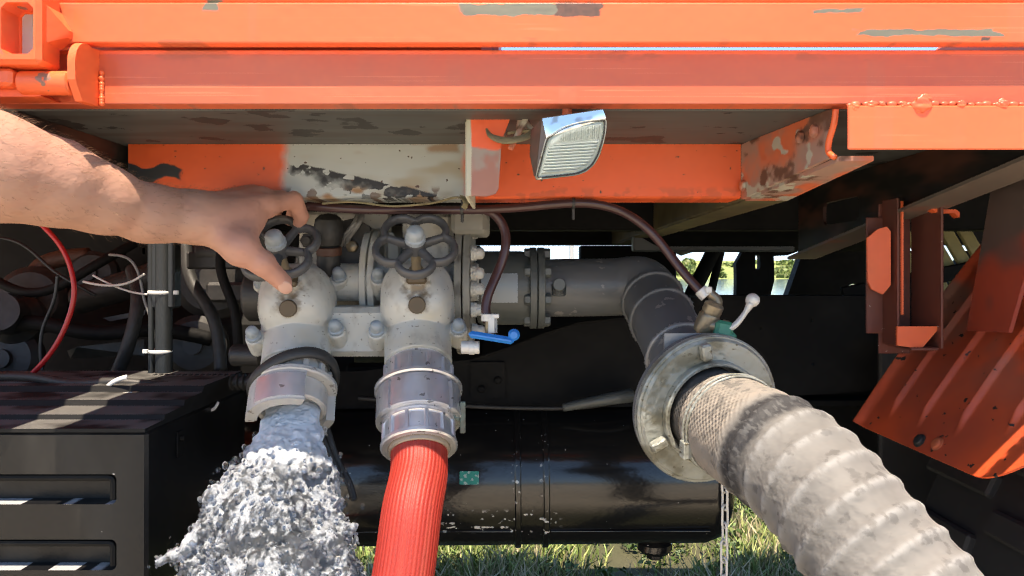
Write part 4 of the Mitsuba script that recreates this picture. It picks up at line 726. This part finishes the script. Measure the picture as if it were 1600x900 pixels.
ch = thing('chain', 'thin steel chain hanging from the suction coupling', 'chain')
lk = sweep(np.array([(.0042 * math.cos(a), 0, .0095 * (1 if math.sin(a) > 0 else -1) + .0042 * math.sin(a)) for a in np.linspace(0, 2 * math.pi, 40, endpoint=False)]), .0016, 8, True, up=(0, 1, 0))
lks = mikit.ply(lk, 'pale_metal', smooth=True); c0 = P(1132, 752, .945)
for i in range(22):
    r = RNG.uniform(-12, 12); Rz = T4().translate([float(c0[0] + .0006 * math.sin(i)), float(c0[1]), float(c0[2] - .0215 * i)]).rotate([0, 0, 1], 90 * (i % 2) + 25 + r)
    add('link', None, None, ch, shape=lks, M=np.array(Rz.matrix))

dh = thing('drain_hose', 'dark brown hose running under the bed and down to the brass cock', 'hose', 'brown drain hoses')
add('tube', sweep(spline([P(480, 322, 1.03), P(560, 327, 1.03), P(640, 328, 1.03), P(720, 328, 1.02), P(800, 325, 1.01), P(870, 319, 1.0), P(920, 318, 1.0), P(970, 330, 1.0), P(1010, 356, .99), P(1045, 396, .985), P(1070, 428, .975), P(1100, 461, .962)], 120), .0058, 16), 'brown_hose', dh, smooth=True)
add('clamp', cat(put(ring(.0055, .0085, -.006, .006, 24), frame(P(1099, 458, .963), unit([.03, -.01, -.035]))), put(rbox(-.004, .004, -.003, .003, -.004, .004, .001), frame(P(1107, 453, .955), (0, 0, 1)))), 'pale_metal', dh)
add('clamp', cat(put(ring(.0055, .0075, -.002, .002, 20, .0005), frame(P(896, 318, 1.0), (1, 0, 0))), rbox(.078, .082, .999, 1.003, H + .068, H + .093, .001)), 'rubber', dh)
add('clamp', cat(put(ring(.0055, .0075, -.002, .002, 20, .0005), frame(P(722, 328, 1.02), (1, 0, 0))), rbox(-.068, -.064, 1.018, 1.022, H + .066, H + .096, .001)), 'rubber', dh)
d2 = thing('drain_hose', 'dark brown rubber hose looping down to the blue-levered ball valve', 'hose', 'brown drain hoses')
add('tube', sweep(spline([P(735, 327, 1.03), P(768, 332, 1.03), P(787, 355, 1.03), P(790, 384, 1.025), P(780, 420, 1.02), P(765, 455, 1.01), P(759, 480, 1.005), P(762, 503, 1.0)], 80), .0062, 16), 'brown_hose', d2, smooth=True)
add('clamp', cat(put(ring(.006, .0088, -.005, .005, 24), frame(P(762, 496, 1.002), (0, 0, 1))), put(rbox(-.006, .005, -.003, .003, -.003, .003, .001), frame(P(774, 494, .998), (0, 0, 1)))), 'pale_metal', d2)
add('nipple', put(cyl(.0055, -.012, .010, 20), frame(P(764, 512, 1.0), (0, 0, 1))), 'brass', d2)

# cables, tubes and ties at the left
def cable(pts, r, mt, name, label, cat_='cable', n=60): k = free(name); tag(k, label, cat_, 'cables beside the pump' if name == 'cable' else None); scene[k] = mikit.ply(sweep(spline(pts, n), r, 12), mt, smooth=True); return k
cable([P(40, 330, 1.22), P(72, 358, 1.2), P(95, 385, 1.2), P(112, 425, 1.2), P(116, 455, 1.2), P(108, 495, 1.2), P(90, 535, 1.2), P(62, 572, 1.2), P(20, 605, 1.2), P(-60, 620, 1.2)], .0040, 'red_tube', 'air_line', 'thin red plastic tube curving down the left side', 'tube')
cable([P(90, 430, 1.35), P(84, 470, 1.35), P(68, 510, 1.35), P(64, 560, 1.35), P(70, 600, 1.35)], .0030, 'slate_paint', 'cable', 'dull grey cable hanging just left of the red tube')
cable([P(-20, 370, 1.4), P(30, 380, 1.4), P(80, 420, 1.4), P(110, 440, 1.4), P(150, 462, 1.42)], .0030, 'slate_paint', 'cable', 'dark cable slanting down behind the red tube')
cable([P(170, 398, 1.3), P(200, 404, 1.3), P(218, 432, 1.3), P(226, 470, 1.3), P(236, 500, 1.3), P(236, 560, 1.28)], .0024, 'grey_plastic', 'cable', 'grey cable bending down beside the upright pipe')
cable([P(130, 440, 1.3), P(165, 446, 1.29), P(200, 442, 1.29), P(226, 428, 1.29)], .0022, 'pale_metal', 'cable', 'pale wire sagging to the upright pipe')
cable([P(145, 430, 1.3), P(170, 443, 1.3), P(205, 456, 1.3), P(230, 460, 1.29)], .0019, 'pale_metal', 'cable', 'pale wire crossing below the sagging one')
up_ = add('upright_pipe', cat(put(cyl(.0135, -.22, .06, 28), frame(P(256, 430, 1.27), (0, 0, 1))), put(cyl(.0045, -.22, .06, 14), frame(P(236, 430, 1.265), (0, 0, 1))), rbox(-.60, -.555, 1.262, 1.29, H - .06, H + .06, .003)), 'slate_paint', TR)
for i, (py, lb) in enumerate(((457, 'white cable tie round the upright pipe, the upper of the two'), (549, 'white cable tie round the upright pipe, the lower of the two'))):
    t_ = thing('cable_tie', lb, 'cable tie', 'white cable ties')
    el = np.array([(.0185 * math.cos(a) - .004, .0165 * math.sin(a), 0) for a in np.linspace(0, 2 * math.pi, 60, endpoint=False)])
    add('strap', sweep(el, .0012, 8, True, up=(0, 0, 1), flat=2.6), 'white_plastic', t_, smooth=True, M=frame(P(254, py, 1.27), (.02, 0, 1)))
    add('head', rbox(-.004, .004, -.003, .003, -.0035, .0035, .001), 'white_plastic', t_, M=frame(P(275 if i == 0 else 227, py, 1.252), (0, 0, 1)))
for pts, lb in (([P(296, 600, 1.2), P(312, 606, 1.19), P(325, 611, 1.185), P(336, 617, 1.18)], 'loose pale cable tie end, upper one beside the corrugated conduit'), ([P(309, 643, 1.16), P(325, 642, 1.155), P(337, 636, 1.15), P(341, 628, 1.15)], 'loose pale cable tie end, lower curled one'), ([P(164, 608, 1.14), P(172, 600, 1.13), P(184, 593, 1.125), P(198, 589, 1.12)], 'white cable tie end sticking up above the black box')):
    k = free('cable_tie'); tag(k, lb, 'cable tie', 'white cable ties'); scene[k] = mikit.ply(sweep(spline(pts, 24), .0018 if 'white' in lb else .0011, 8, flat=2), 'white_plastic', smooth=True)
add('conduit', sweep([P(236, 597, 1.24), P(402, 600, 1.24)], .0125, 24, rfun=None) if False else put(lathe([(0, 0)] + [(.0135 if k % 2 else .0095, .0048 * k + dz) for k in range(36) for dz in (0, .003)] + [(0, .18)], 28), frame(P(236, 597, 1.24), (1, 0, 0))), 'rubber', TR, 'black corrugated conduit behind the left valve', smooth=30)
for i, (y0, y1, r, mt, lb) in enumerate(((588, 597, .007, 'rubber', 'black sleeved cable, topmost of the bundle over the black box'), (603, 609, .0065, 'grey_plastic', 'grey sleeved cable in the bundle over the black box'), (606, 616, .0030, 'red_tube', 'thin red wire in the bundle over the black box'), (614, 622, .0055, 'rubber', 'black cable, lowest of the bundle over the black box'))):
    cable([P(-120, y0 - 6, 1.17), P(-20, y0, 1.165), P(60, (y0 + y1) / 2 - 2 + i, 1.16), P(110, y1 + 2, 1.16), P(165 + 8 * i, y1, 1.155), P(225, y1 + 3, 1.16), P(330, y1 + 10, 1.2)], r, mt, 'cable', lb)
cn = thing('wire_connector', 'white wire connector with a brass tip on top of the black box', 'connector')
add('sleeve', put(cyl(.0045, 0, .032, 16), frame(P(158, 621, 1.12), (1, 0, .02))), 'white_plastic', cn)
add('tip', rbox(-.004, .004, -.003, .003, -.0025, .0025, .0008), 'brass', cn, M=frame(P(212, 614, 1.12), (0, 0, 1)))
add('clip', sweep(spline([P(190, 615, 1.12), P(200, 614, 1.12), P(208, 614, 1.12)], 10), .0015, 8), 'pale_metal', cn)
eng = [hull([P(105, 548, 1.55), P(120, 542, 1.5), P(225, 530, 1.5), P(226, 556, 1.5), P(110, 560, 1.55), P(160, 552, 1.62)]), hull([P(160, 497, 1.5), P(228, 484, 1.5), P(226, 492, 1.5), P(172, 502, 1.5), P(190, 492, 1.56)]), put(lathe([(0, 0), (.05, 0), (.05, .03), (.035, .05), (.035, .12), (0, .12)], 32), frame(P(30, 500, 1.5), (.3, -1, .2))), put(cyl(.03, 0, .2, 28, .004), frame(P(120, 470, 1.6), (1, -.1, .3))), rbox(-.60, -.46, 1.5, 1.6, H - .06, H - .02, .006), put(cyl(.022, 0, .1, 24, .004), frame(P(310, 395, 1.35), (1, 0, 0))), rbox(-.565, -.44, 1.33, 1.36, H + .005, H + .035, .003), put(cyl(.038, 0, .035, 40, .004), frame(P(388, 462, 1.14), (1, 0, 0))), put(cyl(.016, 0, .045, 28, .003), frame(P(362, 555, 1.12), (1, 0, 0)))]
for nm, m in zip(('bracket_arm', 'bracket_arm', 'blower', 'exhaust_pipe', 'ledge', 'stub_pipe', 'ledge', 'end_cap', 'stub_pipe'), eng): add(nm, m, 'grey_dark', TR)
for k, pts in enumerate(([P(-30, 520, 1.45), P(60, 505, 1.42), P(150, 520, 1.42), P(230, 515, 1.45), P(330, 530, 1.5)], [P(290, 380, 1.4), P(300, 440, 1.38), P(330, 490, 1.36), P(345, 580, 1.34)], [P(-20, 430, 1.5), P(70, 455, 1.45), P(140, 420, 1.45), P(210, 380, 1.5)], [P(180, 590, 1.4), P(200, 540, 1.38), P(215, 470, 1.4), P(205, 420, 1.45)], [P(350, 370, 1.3), P(345, 420, 1.28), P(365, 480, 1.26), P(372, 540, 1.26)])):
    add('black_hose', sweep(spline(pts, 40), (.014, .011, .009, .012, .008)[k], 14), 'rubber' if k % 2 else 'dark_steel', TR, smooth=True)
for px, py, d, r in ((60, 470, 1.62, .07), (150, 430, 1.66, .05), (340, 440, 1.6, .08), (310, 540, 1.55, .06), (20, 560, 1.5, .06)):
    add('engine_cover', put(lathe([(0, 0), (r, 0), (r, r * .5), (r * .8, r * .7), (r * .3, r * .75), (r * .3, r), (0, r)], 32), frame(P(px, py, d), (.2, -1, .1))), 'grey_dark', TR)
add('bulkhead_pipe', sweep(spline([P(-40, 560, 1.6), P(40, 470, 1.6), P(60, 420, 1.62), P(140, 400, 1.65)], 40), .018, 20), 'rust_dark', TR, smooth=True)
# strap hanging from the open coupling, cloth strips, yellow tag
sk_ = thing('strap', 'dark worn rubber strap hanging across the tank from the left coupling', 'strap')
add('band', cat(sweep(spline([P(503, 655, 1.06), P(515, 690, 1.05), P(530, 728, 1.04), P(544, 752, 1.03), P(554, 782, 1.02)], 30), np.linspace(.0075, .0045, 30), 10, flat=.45, up=(0, -1, 0)), sweep(spline([P(498, 668, 1.05), P(520, 720, 1.04), P(535, 748, 1.03)], 20), .004, 10, flat=.6, up=(0, -1, 0))), 'grey_dark', sk_, smooth=True)
cl = thing('cloth_strip', 'dirty beige cloth strip tied round the lamp bracket', 'cloth', 'strips of cloth')
add('wrap', sweep(spline([P(760, 201, .835), P(768, 213, .825), P(785, 219, .825), P(806, 218, .825), P(826, 212, .83), P(832, 205, .84), P(815, 205, .845), P(795, 208, .84)], 40), np.r_[np.linspace(.0012, .0042, 10), np.full(30, .0042)], 10, flat=.4, up=(0, -1, 0)), 'cloth', cl, smooth=True)
cl2 = thing('cloth_strip', 'pale ribbon of cloth running along the bottom of the channel', 'cloth', 'strips of cloth')
add('ribbon', sweep(spline([P(505, 318, 1.01), P(560, 316, 1.0), P(610, 322, .995), P(650, 320, .99), P(690, 314, .99), P(722, 310, .985), P(728, 318, .98), P(724, 326, .98)], 60), .0042, 10, flat=.35, up=(0, 0, 1)), 'cloth', cl2, smooth=True)
add('tail', hull([P(718, 304, .985), P(730, 308, .985), P(734, 316, .98), P(727, 324, .98), P(722, 314, .99), P(725, 318, .995)]), 'cloth', cl2)
yt = free('yellow_tag'); tag(yt, 'small yellow tag hanging beside the black box', 'tag'); scene[yt] = mikit.ply(rbox(-.003, .003, -.001, .001, -.008, .008, .0006), 'yellow_paint', to_world=T4(frame(P(311, 780, 1.2), (.15, 0, 1)).tolist()))

# ------------------------------------------------------------------ the arm and hand on the left hand wheel
pe = thing('person', 'bare arm reaching in from the left, hand gripping the left hand wheel', 'person')
J = {'el': P(-190, 195, .66), 'f0': P(-10, 262, .725), 'f1': P(85, 285, .765), 'f2': P(160, 311, .805), 'f3': P(232, 333, .85), 'w': P(300, 339, .895),
     'ix0': P(415, 322, .945), 'mi0': P(408, 309, .970), 'ri0': P(394, 305, .992), 'pi0': P(376, 307, 1.012), 'th0': P(330, 366, .895), 'th1': P(374, 388, .893), 'th2': P(410, 411, .902), 'th3': P(441, 441, .922)}
arm = [('el', 'f0', .056, .0485), ('f0', 'f1', .0485, .041), ('f1', 'f2', .041, .0335), ('f2', 'f3', .0335, .0275), ('f3', 'w', .0275, .0235)]
def hand_sdf(p):
    d = None
    for a, b, ra, rb in arm: e = sd_cone(p, J[a], J[b], ra, rb); d = e if d is None else smin(d, e, .018)
    # wrist and palm: flattened by two rows of cones
    off = np.array([.0, .016, .012])
    for s in (-1, 1): d = smin(d, sd_cone(p, J['f3'] + off * s * .6, J['w'] + off * s * .75, .023, .0200), .014)
    palm = None
    for k, (r0, r1) in (('ix0', (.0185, .0160)), ('mi0', (.0190, .0150)), ('ri0', (.0180, .0140)), ('pi0', (.0165, .0125))):
        e = sd_cone(p, J['w'] + (J[k] - (J['ix0'] + J['pi0']) / 2) * .42, J[k], r0, r1); palm = e if palm is None else smin(palm, e, .012)
    palm = smin(palm, sd_cone(p, J['w'] + [.012, 0, -.006], J['th1'], .0205, .0175), .016)
    palm = smin(palm, sd_cone(p, (J['w'] + J['ix0']) / 2 + [0, 0, -.010], J['th1'], .015, .0135), .014)
    palm = smin(palm, sd_cone(p, P(392, 345, .925), J['th1'] + [.004, 0, .004], .0135, .0135), .014)
    palm = smin(palm, sd_cone(p, J['w'] + [.010, 0, .002], P(385, 345, .925), .0215, .0165), .014)
    d = smin(d, palm, .018)
    th = smin(sd_cone(p, J['th1'], J['th2'], .0170, .0138), sd_cone(p, J['th2'], J['th3'], .0136, .0110), .004); d = smin(d, th, .010)
    th = sd_cone(p, J['th2'], J['th2'] + (J['th3'] - J['th2']) * .05, .0146, .0140); d = smin(d, th, .004)
    for ch_ in FING:
        f = None
        for (a, b, ra, rb) in ch_: e = sd_cone(p, a, b, ra, rb); f = e if f is None else smin(f, e, .003)
        d = smin(d, f, .0065)
    return d
def fg(mcp, pip, dip, tip, r): return [(mcp, pip, r * 1.12, r), (pip, dip, r * 1.02, r * .88), (dip, tip, r * .88, r * .72)]
FING = [fg(J['ix0'], P(459, 312, .978), P(471, 338, 1.000), P(466, 356, 1.012), .0108), fg(J['mi0'], P(452, 309, 1.012), P(470, 328, 1.036), P(464, 350, 1.043), .0095),
        fg(J['ri0'], P(441, 308, 1.035), P(458, 325, 1.058), P(452, 346, 1.060), .0088), fg(J['pi0'], P(420, 314, 1.05), P(434, 328, 1.070), P(430, 344, 1.070), .0075)]
v_ = list(J.values()) + [b for f in FING for _, b, _, _ in f]
hm_ = surfnet(hand_sdf, np.min(v_, 0) - [.060, .060, .062], np.max(v_, 0) + [.016, .016, .06], .0025)
hm_ = max(hm_.split(only_watertight=False), key=lambda x: len(x.faces))
V0_ = hm_.vertices.copy(); soften(hm_, 4)
hn = hm_.vertex_normals
V = hm_.vertices.copy(); px_ = V - J['w']
rel = meshkit.fbm(V * [60, 60, 60], 3) - .5; V += hn * (rel * .0016)[:, None]
for k in ('mi0', 'ri0', 'ix0'):            # tendons on the back of the hand
    a, b = J['w'] + (J[k] - J['w']) * .25, J[k]; ba = b - a; t = np.clip(((V - a) @ ba) / (ba @ ba), 0, 1); dd = np.linalg.norm(np.cross(V - a, unit(ba)), axis=1)
    V += hn * (.0012 * np.exp(-((dd - .016) / .012) ** 2 * 0) * np.exp(-((V[:, 1] - (a[1] + t * ba[1])) / .005) ** 2) * ((t > .1) & (t < .95)))[:, None]
for j in (FING[0][0][1], J['th2']):        # creases over the knuckle joints
    r = np.linalg.norm(V - j, axis=1); V += hn * (.0006 * np.sin((V[:, 0] - j[0]) * 2600) * np.exp(-(r / .011) ** 2))[:, None]
bad = np.linalg.norm(V - V0_, axis=1) > .005; V[bad] = V0_[bad]; hm_.vertices = V
add('arm', hm_, 'skin', pe, smooth=True)
td = unit(J['th3'] - J['th2']); tn = unit(np.array([.10, -.75, -.05]) - td * (np.array([.10, -.75, -.05]) @ td)); tn = unit(tn + np.array([.35, 0, -.45])); tn = unit(tn - td * (tn @ td))
nl = trimesh.creation.icosphere(3, 1.0); nl.apply_scale([.0078, .0092, .0018])
add('thumb_nail', nl, 'nail', pe, smooth=True, M=frame(J['th3'] + tn * .0103 + td * .003, tn, np.cross(td, tn)))
# fine hair on the forearm
fn = hm_.face_normals; ctr = hm_.triangles_center; el = ctr[:, 0] < -.36
wgt = el * (.25 + np.clip(fn[:, 2], 0, 1)) * (.4 + meshkit.noise(ctr * 60)); ids = RNG.choice(len(ctr), 1500, p=wgt / wgt.sum()); hv, hf = [], []
ad = unit(J['w'] - J['f0'])
for i in ids:
    L = RNG.uniform(.006, .013); n_ = fn[i]; d1 = unit(n_ * .45 + ad * 1.0 + RNG.normal(size=3) * .22); s_ = unit(np.cross(d1, RNG.normal(size=3))) * .00016; u_ = np.cross(unit(d1), unit(s_)) * .00016
    b = ctr[i] - n_ * .0008; m_ = b + unit(n_ + d1) * L * .5; t_ = m_ + unit(d1 - n_ * .25) * L * .55; k = len(hv)
    hv += [b + s_, b - s_, b + u_, m_ + s_ * .8, m_ - s_ * .8, m_ + u_ * .8, t_]
    hf += [[k, k + 1, k + 4], [k, k + 4, k + 3], [k + 1, k + 2, k + 5], [k + 1, k + 5, k + 4], [k + 2, k, k + 3], [k + 2, k + 3, k + 5], [k + 3, k + 4, k + 6], [k + 4, k + 5, k + 6], [k + 5, k + 3, k + 6]]
add('arm_hair', trimesh.Trimesh(np.array(hv), np.array(hf), process=False), 'hair', pe, smooth=True, kind='stuff')

# ------------------------------------------------------------------ the water
def clear(p, n, uv):                       # share of clear water; rest white with air, plus extra white offsetting shade up top
    w_ = .02 * fbm(p.x * 40, p.y * 40, p.z * 40, 2)
    a = .6 * fbm((p.x + w_) * 190, p.y * 190, (p.z + w_) * 100, 3) + .4 * noise(p.x * 46, p.y * 46, p.z * 26)
    return mix_(.68, .96, smoothstep(.40, .60, a)) * (1 - .52 * smoothstep(H - .24, H - .20, p.z))
def mix_(a, b, t): return a + (b - a) * t
scene['water'] = {'type': 'bumpmap', 'arbitrary': proc(lambda p, n, uv: fbm(p.x * 300, p.y * 300, p.z * 200, 3), 3e-4), 'scale': .0035,
                  'bsdf': {'type': 'principled', 'base_color': {'type': 'rgb', 'value': [.80, .86, .93]}, 'roughness': .05, 'spec_trans': proc(clear), 'eta': 1.33}}
scene['bead_water'] = {'type': 'principled', 'base_color': {'type': 'rgb', 'value': [.90, .93, .97]}, 'roughness': .05, 'spec_trans': .92, 'eta': 1.33}
scene['clear_water'] = {'type': 'dielectric', 'int_ior': 1.33}
wj = thing('water_jet', 'foaming jet of water gushing from the open left outlet', 'water')
w0 = (M1 @ np.array([0, -.012, .10, 1]))[:3]; w1 = (M1 @ np.array([0, -.012, .165, 1]))[:3]
ax_pts = np.array([w0, w1, P(446, 700, .945), P(433, 760, .925), P(430, 830, .90), P(423, 900, .88), P(412, 980, .865), P(408, 1080, .855)])
order = np.argsort(ax_pts[:, 2]); zz = ax_pts[order, 2]
fx, fy = CubicSpline(zz, ax_pts[order, 0]), CubicSpline(zz, ax_pts[order, 1])
wz = np.array([.125, .105, .093, .089, .083, .070, .0705, .0610, .0470, .0375, .033, .033]); wzz = np.array([P(0, y, d)[2] for y, d in ((1080, .855), (980, .865), (900, .88), (870, .89), (838, .90), (807, .91), (775, .92), (744, .935), (713, .945), (685, .95))] + [w1[2] - .005, w0[2] + .05])
fw = lambda z: np.interp(z, wzz, wz)
nb = 1000; bz = RNG.uniform(H - .38, H - .19, nb) ; ba_ = RNG.uniform(0, 2 * math.pi, nb); bw = fw(bz)
br = np.clip(RNG.lognormal(-5.75, .4, nb), .002, .0062); rad_ = bw * RNG.uniform(.86, 1.05, nb)
bc = np.stack([fx(bz) + rad_ * np.cos(ba_), fy(bz) + .7 * rad_ * np.sin(ba_), bz], 1)
SPL = [(P(345, 815, .89), P(275, 868, .86), .016, .007), (P(275, 868, .86), P(247, 879, .855), .006, .003), (P(330, 780, .90), P(335, 770, .90), .010, .010), (P(365, 740, .92), P(352, 748, .915), .008, .006), (P(515, 850, .88), P(552, 823, .88), .006, .002), (P(552, 822, .88), P(557, 844, .88), .0032, .0028), (P(505, 815, .90), P(545, 820, .895), .006, .0032), (P(500, 720, .93), P(516, 722, .93), .007, .004), (P(515, 800, .91), P(528, 805, .91), .006, .004), (P(530, 880, .87), P(552, 890, .87), .008, .004)]
ROT = np.linalg.qr(np.random.default_rng(3).normal(size=(3, 3)))[0]
def water_sdf(p):
    z = p[:, 2]; w = fw(z); ox, oy = p[:, 0] - fx(z), (p[:, 1] - fy(z)) / .7; r = np.hypot(ox, oy)
    k = np.clip((w1[2] + .005 - z) / .17, 0, 1)
    d0 = r - w; near = np.abs(d0 + .002) < .045; d = np.clip(d0, -.04, .04); P_, k = p[near], k[near]; full = p; p = P_
    q = (p * np.array([1.3, 1.3, .95])) @ ROT; q = q + .010 * (np.stack([meshkit.noise(p * 38 + s) for s in (0, 31, 67)], 1) - .5) * (.4 + 1.6 * k)[:, None]
    n1 = meshkit.fbm(q * 26, 2, 1) - .5; n2 = 1 - np.abs(2 * meshkit.noise(q * 62, 3) - 1); n3 = 1 - np.abs(2 * meshkit.noise((q + .004 * (n2[:, None] - .5)) * 125 @ ROT, 5) - 1); n4 = meshkit.noise(p * 230 + n1[:, None] * 3, 8) - .5
    e = d0[near] + (.010 + .032 * k) * n1 * 1.2 - (.003 + .010 * k) * (n2 - .5) - (.0035 + .010 * k) * (n3 - .5) - (.002 + .0042 * k) * n4
    hole = meshkit.fbm(q * 30, 2, 9); e = np.maximum(e, (hole - .60) * .05 + np.where(k > .25, 0, -1)); d[near] = e; p = full
    for a, b, ra, rb in SPL:
        m = np.abs(p - (a + b) / 2).max(1) < .06
        d[m] = smin(d[m], sd_cone(p[m], a, b, ra, rb) + .006 * (meshkit.noise(p[m] * 120, 4) - .5) + .004 * (meshkit.noise(p[m] * 300, 4) - .5), .006)
    return d
hW = .0018; lo_, hi_ = np.array([-.475, .775, H - .385]), np.array([-.165, 1.02, w0[2] + .01])
def water_all(p):
    d = water_sdf(p); n = np.ceil((hi_ - lo_) / hW).astype(int) + 1; D = d.reshape(n)
    for c, r in zip(bc, br):
        i0 = np.maximum(((c - r * 2.6 - lo_) / hW).astype(int), 0); i1 = np.minimum(((c + r * 2.6 - lo_) / hW).astype(int) + 2, n)
        if (i1 <= i0).any(): continue
        g = np.stack(np.meshgrid(*[lo_[k] + hW * np.arange(i0[k], i1[k]) for k in range(3)], indexing='ij'), -1)
        sl = tuple(slice(i0[k], i1[k]) for k in range(3)); D[sl] = smin(D[sl], np.linalg.norm(g - c, axis=-1) - r, .004)
    return D.ravel()
wm = surfnet(water_all, lo_, hi_, hW); soften(wm, 1)
add('stream', wm, 'water', wj, smooth=True)
def fall_sdf(p):                            # the rest of the fall, below the picture, down to the grass
    z = p[:, 2]; zt = H - .383; r = np.hypot(p[:, 0] - fx(zt) + .02 * (zt - z), (p[:, 1] - fy(zt)) / .75); return r - (.118 + .05 * (zt - z)) + .07 * (meshkit.fbm(p * np.array([16, 16, 7]), 3, 2) - .5) + .02 * (meshkit.noise(p * 60) - .5)
lm = surfnet(fall_sdf, (fx(H - .383) - .26, fy(H - .383) - .2, -.05), (fx(H - .383) + .26, fy(H - .383) + .2, H - .380), .008)
add('lower_fall', soften(lm, 1), 'water', wj, smooth=True)
fc_ = wm.triangles_center; low = np.clip((H - .20 - fc_[:, 2]) / .06, 0, 1) * wm.area_faces * (fc_[:, 1] < fy(fc_[:, 2]) + .03); nbd = 1500
ids = RNG.choice(len(fc_), nbd, p=low / low.sum()); nrm = wm.face_normals[ids]; rb_ = np.clip(RNG.lognormal(-6.6, .4, nbd), .0007, .0034)
i1 = trimesh.creation.icosphere(2, 1.0); bv_ = i1.vertices[None] * rb_[:, None, None] * np.stack([np.ones(nbd), np.ones(nbd), RNG.uniform(.9, 1.3, nbd)], 1)[:, None, :]
tilt = RNG.normal(size=(nbd, 1)) * .5; bv_[..., 0] += bv_[..., 2] * tilt; bv_ = bv_ + (fc_[ids] + nrm * (rb_ * .8)[:, None])[:, None]
add('beads', trimesh.Trimesh(bv_.reshape(-1, 3), (i1.faces[None] + np.arange(nbd)[:, None, None] * len(i1.vertices)).reshape(-1, 3), process=False), 'bead_water', wj, smooth=True, kind='stuff')
ico = trimesh.creation.icosphere(2, 1.0); ds = []
nd = 520; dz = RNG.uniform(H - .40, H - .20, nd); da = RNG.uniform(0, 2 * math.pi, nd); dw = fw(dz)
for z, a, w in zip(dz, da, dw):
    r = min(max(RNG.lognormal(-6.4, .5), .0007), .004); R_ = w * (1.03 + abs(RNG.normal()) * .20); m = ico.copy(); m.apply_scale([r, r, r * RNG.uniform(1, 1.6)]); m.apply_translation([float(fx(z)) + R_ * math.cos(a), float(fy(z)) + .7 * R_ * math.sin(a), z]); ds.append(m)
add('droplets', cat(*ds), 'clear_water', wj, smooth=True, kind='stuff')
